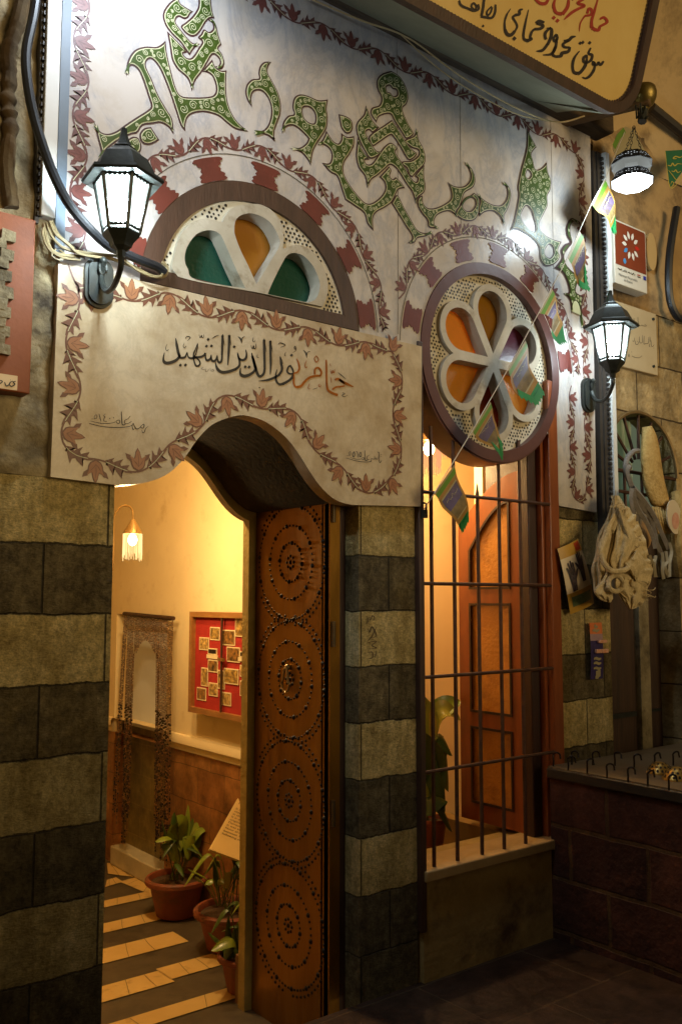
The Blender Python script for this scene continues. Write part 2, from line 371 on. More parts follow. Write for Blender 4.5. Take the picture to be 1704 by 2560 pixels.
def block_mat(name, c1, c2, mortar, bw, rh, ms, bump=.6, scale=1, axes=(0, 2), rough=.85, bscale=60, loc=(0, 0, 0), moff=.5, stain=2.6):
    mt = bpy.data.materials.new(name); mt.use_nodes = True; nd, lk = mt.node_tree.nodes, mt.node_tree.links; b = nd['Principled BSDF']
    b.inputs['Roughness'].default_value = rough; b.inputs['Specular IOR Level'].default_value = .3
    tc = nd.new('ShaderNodeTexCoord'); sep = nd.new('ShaderNodeSeparateXYZ'); lk.new(tc.outputs['Object'], sep.inputs[0])
    cmb = nd.new('ShaderNodeCombineXYZ'); lk.new(sep.outputs[axes[0]], cmb.inputs[0]); lk.new(sep.outputs[axes[1]], cmb.inputs[1])
    wob = nd.new('ShaderNodeTexNoise'); wob.inputs['Scale'].default_value = 6; lk.new(tc.outputs['Object'], wob.inputs[0])
    wv = nd.new('ShaderNodeVectorMath'); wv.operation = 'MULTIPLY_ADD'; wv.inputs[1].default_value = (.02, .02, 0); lk.new(wob.outputs['Color'], wv.inputs[0]); lk.new(cmb.outputs[0], wv.inputs[2])
    mpj = nd.new('ShaderNodeMapping'); mpj.inputs['Location'].default_value = loc; lk.new(wv.outputs[0], mpj.inputs[0])
    br = nd.new('ShaderNodeTexBrick'); br.inputs['Scale'].default_value = scale; br.inputs['Brick Width'].default_value = bw; br.inputs['Row Height'].default_value = rh; br.inputs['Mortar Size'].default_value = ms; br.inputs['Mortar Smooth'].default_value = .4
    br.offset = moff
    br.inputs['Color1'].default_value = c1; br.inputs['Color2'].default_value = c2; br.inputs['Mortar'].default_value = mortar
    lk.new(mpj.outputs[0], br.inputs[0])
    n = nd.new('ShaderNodeTexNoise'); n.inputs['Scale'].default_value = 9; n.inputs['Detail'].default_value = 10; n.inputs['Roughness'].default_value = .7; lk.new(tc.outputs['Object'], n.inputs[0])
    r = nd.new('ShaderNodeValToRGB'); r.color_ramp.elements[0].position = .3; r.color_ramp.elements[0].color = (.45, .45, .45, 1); r.color_ramp.elements[1].position = .7; r.color_ramp.elements[1].color = (1.25, 1.25, 1.25, 1); lk.new(n.outputs[0], r.inputs[0])
    mu = nd.new('ShaderNodeMix'); mu.data_type = 'RGBA'; mu.blend_type = 'MULTIPLY'; mu.inputs[0].default_value = 1; lk.new(br.outputs[0], mu.inputs[6]); lk.new(r.outputs[0], mu.inputs[7])
    ns = nd.new('ShaderNodeTexNoise'); ns.inputs['Scale'].default_value = stain; ns.inputs['Detail'].default_value = 12; ns.inputs['Roughness'].default_value = .72; lk.new(tc.outputs['Object'], ns.inputs[0])
    rs = nd.new('ShaderNodeValToRGB'); rs.color_ramp.elements[0].position = .36; rs.color_ramp.elements[0].color = (.34, .31, .26, 1); rs.color_ramp.elements[1].position = .58; rs.color_ramp.elements[1].color = (1.08, 1.08, 1.08, 1); lk.new(ns.outputs[0], rs.inputs[0])
    mu2 = nd.new('ShaderNodeMix'); mu2.data_type = 'RGBA'; mu2.blend_type = 'MULTIPLY'; mu2.inputs[0].default_value = .8; lk.new(mu.outputs[2], mu2.inputs[6]); lk.new(rs.outputs[0], mu2.inputs[7]); mu = mu2
    lk.new(mu.outputs[2], b.inputs['Base Color'])
    nb = nd.new('ShaderNodeTexNoise'); nb.inputs['Scale'].default_value = bscale; nb.inputs['Detail'].default_value = 6; lk.new(tc.outputs['Object'], nb.inputs[0])
    sb = nd.new('ShaderNodeMath'); sb.operation = 'SUBTRACT'; lk.new(nb.outputs[0], sb.inputs[0]); lk.new(br.outputs['Fac'], sb.inputs[1])
    bp = nd.new('ShaderNodeBump'); bp.inputs['Strength'].default_value = bump; bp.inputs['Distance'].default_value = .01; lk.new(sb.outputs[0], bp.inputs['Height']); lk.new(bp.outputs[0], b.inputs['Normal'])
    return mt

m_marble = marble_mat('white_marble', lin((196, 187, 178)), lin((168, 164, 164)), lin((172, 156, 134)))
m_lintel = marble_mat('lintel_marble', lin((204, 187, 158)), lin((190, 174, 148)), lin((154, 128, 90)), 5, (1.3, 1, 1), (.40, .68))
m_stone = courses_mat()
m_rubble = M('rough_rubble', lin((104, 90, 62)), lin((176, 160, 124)), 7, .9, bump=1, bscale=55, c3=lin((54, 43, 28)), c3t=.56, c3scale=3)
m_plaster = M('plaster_dirty', lin((176, 146, 100)), lin((222, 194, 146)), 2.2, .9, bump=.5, bscale=25, c3=lin((120, 96, 66)), c3t=.6, c3scale=2.2)
m_cream = M('cream_plaster', lin((228, 206, 156)), lin((240, 220, 172)), 2.4, .75, bump=.22, bscale=14, c3=lin((216, 190, 136)), c3t=.64, c3scale=5)
m_pink = M('pale_plaster', lin((232, 206, 160)), lin((244, 222, 180)), 1.6, .75, bump=.06, bscale=22)
m_olive = M('jamb_plaster', lin((158, 132, 62)), lin((196, 168, 92)), 12, .85, bump=.6, bscale=50)
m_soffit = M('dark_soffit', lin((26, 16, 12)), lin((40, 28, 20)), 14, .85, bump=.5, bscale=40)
m_soffitL = M('arch_edge_stone', lin((94, 74, 40)), lin((128, 104, 62)), 14, .85, bump=.5, bscale=50)
m_dwood = M('dark_brown_wood', lin((50, 32, 23)), lin((80, 54, 40)), 5, .5, bump=.25, bscale=18, stretch=(6, 6, 1))
m_maroon = M('maroon_paint_wood', lin((76, 44, 40)), lin((100, 62, 55)), 4, .4, bump=.15, bscale=20)
m_owood = M('orange_varnish_wood', lin((118, 58, 24)), lin((150, 78, 34)), 4, .35, bump=.12, bscale=14, stretch=(5, 5, 1), coat=.3)
m_bwood = M('black_brown_wood', lin((40, 22, 14)), lin((64, 36, 24)), 6, .5, bump=.3, bscale=20, stretch=(6, 6, 1))
m_olddoor = M('old_dark_door_wood', lin((50, 32, 22)), lin((86, 60, 40)), 3, .6, bump=.5, bscale=14, stretch=(9, 9, .8), c3=lin((26, 18, 14)), c3t=.6)
m_white = M('white_gypsum', lin((164, 152, 130)), lin((192, 182, 162)), 7, .75, bump=.4, bscale=30, c3=lin((134, 118, 92)), c3t=.62, c3scale=9)
m_hole = M('hole_shade_paint', lin((20, 14, 10)))  # paints the shade of openings that are not cut
m_iron = M('black_iron', lin((36, 39, 37)), lin((62, 65, 60)), 20, .38, metal=.35, bump=.15)
m_rust = M('rusty_bar', lin((58, 36, 26)), lin((92, 60, 40)), 25, .6, metal=.3, bump=.2)
m_red = M('red_inlay', lin((86, 35, 27)), lin((108, 46, 36)), 12, .45, bump=.1, c3=lin((150, 88, 74)), c3t=.72, c3scale=40)
m_leaf = M('vine_maroon', lin((88, 52, 48)), lin((106, 64, 58)), 20, .45)
m_flower = M('vine_flower', lin((104, 56, 50)), lin((124, 72, 64)), 25, .45)
m_leafL = M('vine_brown', lin((98, 58, 42)), lin((116, 72, 52)), 20, .45)
m_flowerL = M('vine_flower_orange', lin((144, 92, 60)), lin((164, 112, 76)), 25, .45)
m_line = M('inlay_outline', lin((62, 34, 34)), rough=.45)
m_cream_line = M('inlay_cream', lin((196, 196, 158)), rough=.45)
m_green = M('inlay_green', lin((50, 68, 18)), lin((64, 84, 26)), 20, .4)
m_ink = M('black_ink', lin((24, 18, 14)), rough=.5)
m_gold = M('gilded_ink', lin((150, 84, 26)), lin((190, 112, 40)), 30, .3, metal=.55)
m_brass = M('old_brass', lin((120, 104, 56)), lin((156, 136, 78)), 10, .4, metal=.85, bump=.2)
m_door = M('copper_sheet', lin((128, 88, 26)), lin((158, 114, 40)), 3, .33, metal=.75, bump=1, bscale=5, stretch=(1, 2.2, .6), rvar=.1, c3=lin((98, 62, 20)), c3t=.6)
m_tile = block_mat('ochre_wall_tile', lin((156, 102, 52)), lin((176, 122, 66)), lin((112, 76, 40)), .3, .2, .003, .25, axes=(1, 2), rough=.45, bscale=12, loc=(0, .02, 0))
m_cable = M('black_cable', lin((30, 30, 32)), rough=.4)
m_wire = M('dusty_wire', lin((120, 104, 72)), lin((158, 140, 100)), 20, .6)
m_trunk = M('white_trunking', lin((214, 214, 210)), lin((226, 226, 222)), 8, .5)
m_tray = M('dark_tray', lin((44, 38, 34)), lin((60, 54, 48)), 20, .5)

# ================================================================ street ground and opposite side
mg = block_mat('street_paving', lin((58, 40, 32)), lin((74, 54, 42)), lin((84, 66, 48)), .62, .42, .006, .5, axes=(0, 1), rough=.55, bscale=18)
g = MB().add([(-14, -14, 0), (14, -14, 0), (14, .02, 0), (-14, .02, 0)], [(0, 1, 2, 3)]).build('street_ground', mg)
tag(g, kind='structure')

# ================================================================ bathhouse facade
fd = thing('bathhouse_facade', 'bathhouse front with white marble cladding above striped stone piers', 'building', (-.4, 0, 0))
XL, ZTOP = -1.555, 4.02
seamL, seamR = F(147, 655), F(1060, 868)
seam = lambda x: seamL.z+(seamR.z-seamL.z)*(x-seamL.x)/(seamR.x-seamL.x)
HC = (-.787, 2.635); HR = .487
RC = (.507, 2.645); RR = .468
WX0, WX1, WZ0 = .045, .935, .437
# upper marble with the half round and round openings
ang0 = math.degrees(math.asin((2.665-HC[1])/HR))
outer = [(XL, seam(XL)), (HC[0]-HR, seam(HC[0]-HR))]
outer += [(HC[0]+HR*math.cos(R_(a)), HC[1]+HR*math.sin(R_(a))) for a in range(176, 1, -4)]
outer += [(HC[0]+HR, seam(HC[0]+HR)), (.04, seam(.04))]
outer += [(RC[0]+(RR)*math.cos(R_(a)), RC[1]+(RR)*math.sin(R_(a))) for a in range(178, -41, -4)]
outer += [(.952, 2.3), (.952, 2.005), (1.255, 1.99), (1.285, ZTOP), (XL, ZTOP)]
clad = MB().flat([outer], fac, 0, .05).build('marble_cladding', m_marble, fd, bevel=.004)
# lintel slab with ogee lower edge
og_px = parse("880,1262* 850,1255 825,1240 800,1215 775,1180 750,1140 725,1105 700,1080 665,1055 630,1042 600,1038 565,1046 530,1062 505,1085 485,1110 465,1140 440,1168 410,1190 370,1205 330,1211 297,1213*")
og = sm(onF(og_px, -.012), False, 3)
LL, LR = F(130, 1192, -.012), F(1051, 1266, -.012)
lint = [(XL-.012, LL.z), (XL-.008, seam(XL)-.003), (.038, seam(.038)-.004), (LR.x, LR.z)] + og
lp = MB().flat([lint], fac, -.012, .055).build('lintel_slab', m_lintel, fd, bevel=.004)
# soffit of the passage behind the slab, inner plaster arch
JX, PD = -.372, .655
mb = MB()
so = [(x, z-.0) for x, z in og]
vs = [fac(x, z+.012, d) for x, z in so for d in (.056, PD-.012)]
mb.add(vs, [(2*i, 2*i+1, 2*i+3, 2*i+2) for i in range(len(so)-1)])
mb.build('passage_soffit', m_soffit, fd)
mb = MB(); vs = [fac(x, z+.002, d) for x, z in so for d in (-.006, .16)]
inn = [(x+.0, z-.028) for x, z in og]
arch_o = [(-2.4, -.25), (-2.4, 2.75), (-.02, 2.75), (-.02, -.25), (JX-.035, -.25), (JX-.035, inn[0][1]+.006)] + [p for p in inn if -1.33 < p[0] < JX-.035] + [(-1.36, inn[-1][1]), (-1.36, -.25)]
MB().flat([arch_o], fac, PD, PD+.05).build('inner_arch_wall', m_olive, fd, bevel=.006)
# piers
PX1 = -1.338
pier = MB()
pier.flat([[(-4.2, -.25), (PX1, -.25), (PX1, 1.932), (XL-.03, 1.935), (-4.2, 1.935)]], fac, .02, .66)
pier.build('stone_pier', m_stone, fd, bevel=.006)
MB().grid(lambda s, t: (-2.9+s*(2.9+XL-.002), .02-.035*noise.noise(Vector((s*9, t*14, 4)))-.02*noise.noise(Vector((s*26, t*40, 1)))-.012*abs(noise.noise(Vector((s*5, t*8, 7)))), 1.936+t*2.7), 70, 130).build('rubble_face', m_rubble, fd, sharp=70)
mp_ = MB()
mp_.flat([[(-.288, -.25), (.02, -.25), (.02, 1.955), (-.288, 1.955)]], fac, .02, .66)
mp_.build('stone_pier', m_stone, fd, bevel=.008)
rp = MB(); rp.flat([[(.955, -.05), (1.372, -.05), (1.372, 2.0), (.955, 2.0)]], fac, .02, .5)
rp.build('stone_pier', m_stone, fd, bevel=.006)
# core wall filling above the passage and between the openings (behind the slabs)
core = MB()
core.box(XL, 1.28, .05, .12, 3.18, 4.6)
core.box(-.30, .04, .051, .64, 1.96, 3.2)
core.box(XL, -1.28, .051, .64, 1.96, 3.2)
core.box(.975, 1.28, .051, .4, 1.99, 3.2)
core.box(-1.30, -.28, .165, .6, 2.36, 2.60)
core.build('unseen_core_block', m_rubble, fd)
MB().box(-1.342, -1.322, .06, .10, 1.05, 1.66).build('door_post', m_maroon, fd)
MB().box(-.372, -.2885, .105, .14, -.22, 1.94).box(-.372, -.29, .141, .16, -.22, 2.05).build('door_post', m_bwood, fd, bevel=.004)
gm = MB(); gmap = lambda px, py: ((lambda q_: (q_.x, q_.z))(F(px, py, .0185)))
GRAF = '''4 8 4|932,985 938,1010 930,1028
4 8 4|945,992 950,1010 962,985 975,995 968,1012
4 8 4|935,1050 948,1075 960,1045 985,1095 948,1110
4 8 4|985,1045 960,1100 935,1125
4 8 4|938,1135 955,1130 985,1128 960,1150 985,1165 938,1170
4 8 4|935,1190 962,1188 962,1220 938,1222
4 8 4|985,1180 978,1222'''
# window opening: sill, sill wall, posts
MB().box(WX0-.01, .955, .0, .3, -.05, WZ0-.02).build('sill_wall', M('sill_wall_render', lin((132, 108, 60)), lin((172, 146, 92)), 5, .9, bump=.5, bscale=30, c3=lin((86, 62, 36)), c3t=.58, c3scale=3), fd)
MB().box(WX0-.012, .952, -.022, .17, WZ0-.04, WZ0+.005).build('window_sill', M('sill_stone', lin((140, 112, 70)), lin((170, 140, 92)), 6, .6, bump=.3, bscale=30), fd, bevel=.006)
MB().box(.018, .048, -.008, .06, .2, 2.66).build('window_post', m_dwood, fd, bevel=.004)
MB().box(.885, .953, -.004, .10, WZ0, 2.62).box(.862, .884, .03, .12, WZ0, 2.45).build('window_post', m_owood, fd, bevel=.004)
MB().box(.80, .861, .06, .125, WZ0, 2.4).box(.866, .94, .125, .40, WZ0, 2.5).build('window_post', m_bwood, fd, bevel=.006)
MB().box(.02, .0295, .06, .5, -.05, 2.66).build('window_reveal', m_pink, fd)

# ---- red scalloped voussoirs
def vous(cen, r0, r1, a0, a1, parent):
    pts = []
    n = 26
    def side(a, sgn):
        o = []
        for i in range(n+1):
            t = i/n; r = r0+(r1-r0)*t
            w = math.sin(t*pi*2.5+.4)*.010+.012*abs(math.sin(t*pi*5))-.01
            o.append((r, a+sgn*math.degrees(w/r)))
        return o
    A = side(a1, 1); B = side(a0, -1)
    for r, a in A: pts.append((r, a))
    k = 8
    for i in range(1, k): pts.append((r1, a1+(a0-a1)*i/k))
    for r, a in reversed(B): pts.append((r, a))
    for i in range(1, k): pts.append((r0, a0+(a1-a0)*i/k))
    P = [(cen[0]+r*math.cos(R_(a)), cen[1]+r*math.sin(R_(a))) for r, a in pts]
    if area2(P) < 0: P = P[::-1]
    MB().flat([P], fac, -.0035, .01).build('arch_voussoir', m_red, parent, smooth=False)
for a0, a1 in ((162.5, 173), (135.5, 147.3), (108.5, 120), (82, 93.3), (55.6, 67), (30, 41), (3.8, 15)):
    vous(HC, .487, .574, a0, a1, clad)
for a0, a1 in ((162, 173.3), (134.7, 145), (106.8, 118.4), (80.3, 91.6), (55.4, 65.6), (30, 40), (4.6, 15)):
    vous(RC, .478, .575, a0, a1, clad)
mb = MB()
for cen, a0, a1 in ((HC, 2, 172), (RC, 2, 180)):
    mb.ribbon(circ(cen[0], cen[1], .585, 60, a0, a1), .004, fac, -.0012)
mb.ribbon([(-.09, 2.67), (-.085, 3.2), (-.088, 3.98)], .0025, fac, -.0011).ribbon([(.30, 3.26), (.303, 3.97)], .0022, fac, -.0011).ribbon([(.955, 3.1), (.957, 3.98)], .0022, fac, -.0011)
mb.build('joint_line', M('joint_dark', lin((88, 80, 66)), rough=.8), clad)

# ---- vine scroll borders
FL = [(0, 0), (-.14, .06), (-.30, .14), (-.40, .30), (-.44, .52), (-.56, .74), (-.36, .66), (-.22, .58), (-.17, .72), (-.13, .88), (0, 1.06), (.13, .88), (.17, .72), (.22, .58), (.36, .66), (.56, .74), (.44, .52), (.40, .30), (.30, .14), (.14, .06)]
def vine(name, path, h, amp, d, parent, mats, closed=False, fl=.085, lw=.034, start=.5, phase=0):
    L = pathlen(path); n = max(1, round(L[-1]/h)); h = L[-1]/n
    mb = MB(); stem = []; N = n*12
    for i in range(N+1):
        s = L[-1]*i/N; p, t = at(path, L, s); nn = Vector((-t.y, t.x))
        a = amp*math.cos(pi*(s/h-start)+pi*phase); stem.append(p+nn*a)
    mb.ribbon(stem, .0062, fac, d, mat=0)
    SL = pathlen(stem)
    for k in range(n):
        s = (k+start)*h
        if s > L[-1]: continue
        sg = 1 if (k+phase) % 2 == 0 else -1
        p, t = at(path, L, s); nn = Vector((-t.y, t.x)); base = p+nn*amp*sg
        ax = -nn*sg; jit = random.uniform(-.18, .18); ax = (ax+t*jit).normalized(); sx = Vector((ax.y, -ax.x))
        for sc_, mt_, dd in ((1.0, 0, d-.0006), (.86, 1, d-.0012)):
            c = base+ax*fl*.5
            P = [c+(sx*u*fl*.82+ax*(v-.5)*fl)*sc_ for u, v in FL]
            P = [(q.x, q.y) for q in P]
            if area2(P) < 0: P = P[::-1]
            mb.flat([P], fac, dd, mat=mt_)
        for q in ((-.24, .52), (.24, .52), (0, .8)):
            a_ = base+ax*fl*.22; b_ = base+sx*q[0]*fl+ax*q[1]*fl
            mb.ribbon([(a_.x, a_.y), ((a_.x+b_.x)/2+.002, (a_.y+b_.y)/2), (b_.x, b_.y)], [.001, .002, .0008], fac, d-.0018, mat=0)
        for e in (-1, 1):                     # sepals at the sides
            c = base+ax*fl*.60+sx*e*fl*.42
            P = [c+sx*e*.013+ax*.016, c+ax*.010-sx*e*.006, c-ax*.012-sx*e*.008, c-ax*.002+sx*e*.007]
            P = [(q.x, q.y) for q in P]
            if area2(P) < 0: P = P[::-1]
            mb.flat([P], fac, d-.0004, mat=0)
        # serrated leaf along the stem between this flower and the next
        s2 = s+h*.5
        i0 = int((s2/L[-1])*N); i0 = max(1, min(N-1, i0))
        st = SL[i0]; half = h*.30; pl = []; pr = []
        for j in range(13):
            tt = j/12; q, dq = at(stem, SL, st-half+2*half*tt); nq = Vector((-dq.y, dq.x))
            env = math.sin(pi*min(1, tt*.92+.06))**.7*lw*.62
            ser = 1.15 if j % 4 == 2 else (.58 if j % 2 else .34)
            ser2 = 1.15 if j % 4 == 0 else (.58 if j % 2 else .34)
            fwd_ = dq*(.014 if j % 4 == 2 else 0); fwd2 = dq*(.014 if j % 4 == 0 else 0)
            pl.append(q+nq*env*ser+fwd_); pr.append(q-nq*env*ser2+fwd2)
        for j in range(12):
            mb.add([fac(v.x, v.y, d-.0003) for v in (pl[j], pr[j], pr[j+1], pl[j+1])], [(0, 1, 2, 3)], 0)
        mid = [at(stem, SL, st-half*.9+1.8*half*j/8)[0] for j in range(9)]
        mb.ribbon(mid, .0022, fac, d-.001, mat=2)
    mb.build(name, mats, parent, smooth=False)
mv = [m_leaf, m_flower, m_cream_line]; mvL = [m_leafL, m_flowerL, m_cream_line]
arcp = lambda c, r, a0, a1: circ(c[0], c[1], r, 60, a0, a1)
vine('vine_border', arcp(HC, .624, 140.3, 4.6), .1228, .021, -.0012, clad, mv, fl=.062, lw=.042)
vine('vine_border', arcp(RC, .618, 163, 5), .1235, .021, -.0012, clad, mv, fl=.062, lw=.042, phase=1)
left_p = onF(parse("462,-60 458,130 455,380 452,630 444,880 436,1110 432,1230 440,1420", 0, 0, 1/2.24))
vine('vine_border', sm(left_p, False, 8), .137, .027, -.0012, clad, mv, fl=.074, lw=.05, start=.42, phase=0)
top_p = [(-1.46, 3.86), (-.7, 3.87), (0, 3.885), (.6, 3.89), (1.10, 3.89), (1.17, 3.87), (1.195, 3.80), (1.197, 3.5), (1.195, 3.0), (1.195, 2.65), (1.193, 2.2)]
vine('vine_border', sm([(p[0], p[1], i in (3,)) for i, p in enumerate(top_p)], False, 8), .150, .024, -.0012, clad, mv, fl=.072, lw=.046)
strip_p = [(1.075, 2.62), (1.07, 2.3), (1.068, 2.13), (1.085, 2.07), (1.14, 2.05), (1.185, 2.08), (1.197, 2.16)]
vine('vine_border', sm(strip_p, False, 8), .125, .019, -.0012, clad, mv, fl=.064, lw=.036, phase=1)
k6 = 600/1568
lo = parse("480,165 472,300 478,570 482,760 480,940 468,1130 452,1290 490,1395 580,1470 700,1485 900,1465 1080,1415 1195,1310 1290,1180 1400,1085", 0, 600, k6)
lo += parse("220,1055 390,1055 540,1120 640,1190 740,1305 830,1420", 500, 600, k6)
lo += parse("790,190 880,245 980,270 1050,262 1098,205 1100,100", 500, 1100, 1/2.24)
lo += parse("1285,1340 1288,1200 1285,1060 1290,930 1288,800 1262,700 1200,700 1130,712 1020,690 905,650 780,630 660,600 520,550 390,520 250,500", 500, 600, k6)
lo += parse("1410,470 1260,440 1115,395 960,370 790,345 660,370 520,350", 0, 600, k6)
lo_p = sm(onF([(a, b, False) for a, b, c in lo], -.012), False, 6)
vine('vine_border', lo_p, .150, .025, -.0132, lp, mvL, fl=.076, lw=.048, start=.75)

# ---- green calligraphy panel
T1 = 1/2.24
CAL = [  # (tile x, tile y, outline, holes)
 (0, 0, "707,430* 712,350 750,285 810,262 880,262 927,228* 935,300 958,400 985,495 1015,538 1080,546 1165,543 1200,528 1208,490 1192,435 1165,410 1128,402* 1155,370 1188,333* 1205,375 1235,395 1268,395* 1265,470 1270,550 1290,620 1330,685 1390,738* 1320,725 1270,690 1220,650 1150,630 1090,635 1055,655 1040,690 1037,735* 1010,700 980,610 950,520 915,430 885,370 850,333 825,340 818,375 850,445 885,530 930,610 965,670 972,755* 945,715 900,690 860,695 800,705 770,745 735,755 690,775 640,805 590,850 555,905* 565,850 545,770 527,683* 560,735 600,750 650,735 700,700 760,660 830,615 845,590 830,540 800,450 775,395 745,370 725,380", []),
 (0, 0, "985,-10* 950,15 917,60 912,100 930,150 965,195 1010,240 1045,290 1062,312* 1085,275 1120,246* 1080,242 1050,215 1010,165 985,130 988,105 1005,96 1030,108 1052,102 1066,80 1082,66* 1045,45 1010,20 1000,-10*", []),
 (0, 0, "1110,-10* 1108,40 1080,88 1040,125 1012,148 1030,178 1060,202 1092,205 1120,180 1150,130 1175,106 1202,105* 1188,60 1180,-10*", []),
 (0, 0, "935,175* 950,260 963,335 995,390 1045,435 1064,475 1074,512* 1093,455 1130,405 1165,345 1190,308 1215,318 1230,345 1222,370 1205,372 1238,390 1256,355 1243,305 1222,275 1240,252* 1222,195 1212,150 1192,113 1165,113 1186,130 1192,160 1170,180 1140,165 1125,190 1108,212 1130,235 1110,270 1075,322 1045,325 1025,302 1047,290 1000,240 965,205", []),
 (0, 0, "845,712* 805,720 780,755 793,798 828,813 865,802 892,785* 868,748", []),
 (0, 0, "762,768 738,768 712,790 716,835 752,872 785,852 792,815 778,780", []),
 (500, 0, "398,348* 360,347 335,370 325,410 328,440 290,445 260,475 252,520 265,565 290,600* 285,550 300,515 340,510 375,545 395,600 393,660 370,715 330,740 292,746* 340,750 385,765 417,795* 415,740 430,690 448,640 450,580 435,520 405,460 378,410 380,375", []),
 (500, 0, "714,558* 660,562 600,537 555,530 525,550 515,600 523,640 490,650 462,690 457,750* 478,715 520,705 565,735 605,778* 590,805 555,828 498,833* 560,853 598,893 617,930* 628,860 650,810 690,750 708,710 712,650 706,610", ["572,612 592,600 622,610 642,645 638,690 605,685 578,655"]),
 (500, 0, "773,640* 815,652 845,675 852,715 840,745 815,748 790,720 780,680", []),
 (500, 0, "705,733* 738,785 770,805 788,780 788,745* 820,768 860,763* 858,815 835,865 803,915 803,975 835,1035 880,1095 925,1138 965,1135 1010,1100 1033,1060 1028,1020 1000,992* 1030,960 1055,932* 1068,955 1060,985 1075,1005 1092,992* 1125,1025 1145,1055* 1110,1062 1092,1090 1070,1135 1030,1165 985,1190 965,1225 968,1293* 935,1255 915,1195 870,1160 810,1120* 790,1060 765,990 725,965 680,912* 720,915 735,880 725,840 690,812 655,815* 685,780", []),
 (500, 0, "1068,1138* 1110,1205 1150,1270 1172,1302 1185,1335 1160,1362* 1195,1362 1215,1335 1260,1325 1303,1298* 1250,1305 1210,1285 1180,1235 1140,1165 1108,1100 1092,1095*", []),
 (500, 0, "1068,398* 1015,415 987,450 990,500 1012,550 1000,590 960,605 953,640 985,690* 1000,655 1060,640 1085,680 1130,750 1150,778 1178,768 1190,745 1160,690 1130,615 1152,585 1162,545 1150,490 1115,430", ["1040,490 1060,482 1075,500 1095,505 1100,530 1080,540 1062,520 1045,515"]),
 (500, 0, "925,590* 915,640 880,680 870,720 885,780 920,850 950,890 992,876 1015,850* 985,845 960,810 935,770 925,742 945,730 965,745 1000,715* 970,685 945,640", []),
 (500, 0, "880,770* 873,830 870,880 885,940 920,990 933,1055* 955,1010 990,985 1030,950 1060,925 1090,940 1120,980 1150,1030 1185,1080 1205,1145* 1215,1110 1250,1080 1258,1040 1250,980 1253,925* 1225,950 1200,985 1215,1000 1205,1020 1180,1000 1150,950 1120,900 1090,855 1100,830 1065,800 1030,820 1000,860 960,915 930,920 920,897 945,892 905,840", []),
 (500, 0, "1070,672* 1030,700 950,755 945,790 965,820 1000,800 1060,760 1080,770 1120,830 1160,895 1190,890 1210,860 1180,835 1140,780 1100,715", []),
 (500, 0, "1208,718* 1195,760 1150,780 1145,800 1185,830 1218,842 1218,870 1180,900 1130,905 1130,925 1155,945 1165,980 1185,995* 1210,965 1250,925 1258,880 1245,830 1220,780", []),
 (1004, 0, "345,905* 390,950 408,1005 395,1050 350,1080 335,1115 320,1160 300,1190 315,1222* 265,1185 205,1200 180,1230 182,1262 208,1280* 150,1275 140,1235 108,1195 85,1150 88,1110 112,1097 115,1135 140,1165 185,1165 240,1140 272,1110 270,1065 253,1020* 290,1043 340,1045 372,1020 382,985 370,945", []),
 (1004, 0, "400,1080* 425,1105 430,1150 425,1200 400,1235 355,1238 310,1215 300,1185 322,1150 350,1110 385,1092", ["385,1110 355,1125 338,1155 355,1180 385,1180 408,1150 405,1120"]),
 (1004, 0, "555,1022* 590,1040 608,1085 600,1140 585,1180 570,1210 570,1270* 550,1220 510,1185 460,1190 430,1215* 425,1165 435,1125 415,1080* 450,1115 500,1145 550,1150 580,1120 588,1080 580,1045", []),
 (1004, 0, "698,720* 720,770 750,825* 722,860 730,900 745,950 780,940 808,910* 812,960 830,1010 828,1060 810,1100 812,1150 790,1200 765,1260 790,1310 840,1340 890,1355* 870,1400 880,1440 850,1480 800,1490 770,1450 765,1390 740,1350 690,1310 640,1285 605,1290* 625,1230 640,1160 650,1090 645,1050 655,990 668,930 680,890 695,820", ["690,1155 665,1200 672,1240 705,1280 738,1298 745,1270 733,1220 718,1175", "820,1370 798,1400 800,1430 825,1445 845,1420 840,1385", "700,955 690,985 705,1000 720,978"]),
 (1004, 500, "987,138* 960,105 935,108 915,150 918,200 935,235 905,250 885,285 890,325 850,380* 895,410 920,460 930,515 898,522* 935,560 945,640* 962,575 985,600 1006,730* 1000,620 1010,540* 970,515 980,460 990,430* 950,400 915,360 905,310 925,275 950,240 940,190 940,150 960,120", []),
]
def spiral(mb, c, r, a0, sg, d):
    pts = []; ws = []
    for i in range(17):
        t = i/16; a = a0+sg*t*1.65*2*pi; rr = r*(1-t*.86); pts.append((c[0]+rr*math.cos(a), c[1]+rr*math.sin(a))); ws.append(.0023 if t < .8 else .0030)
    mb.ribbon(pts, ws, fac, d, mat=3)
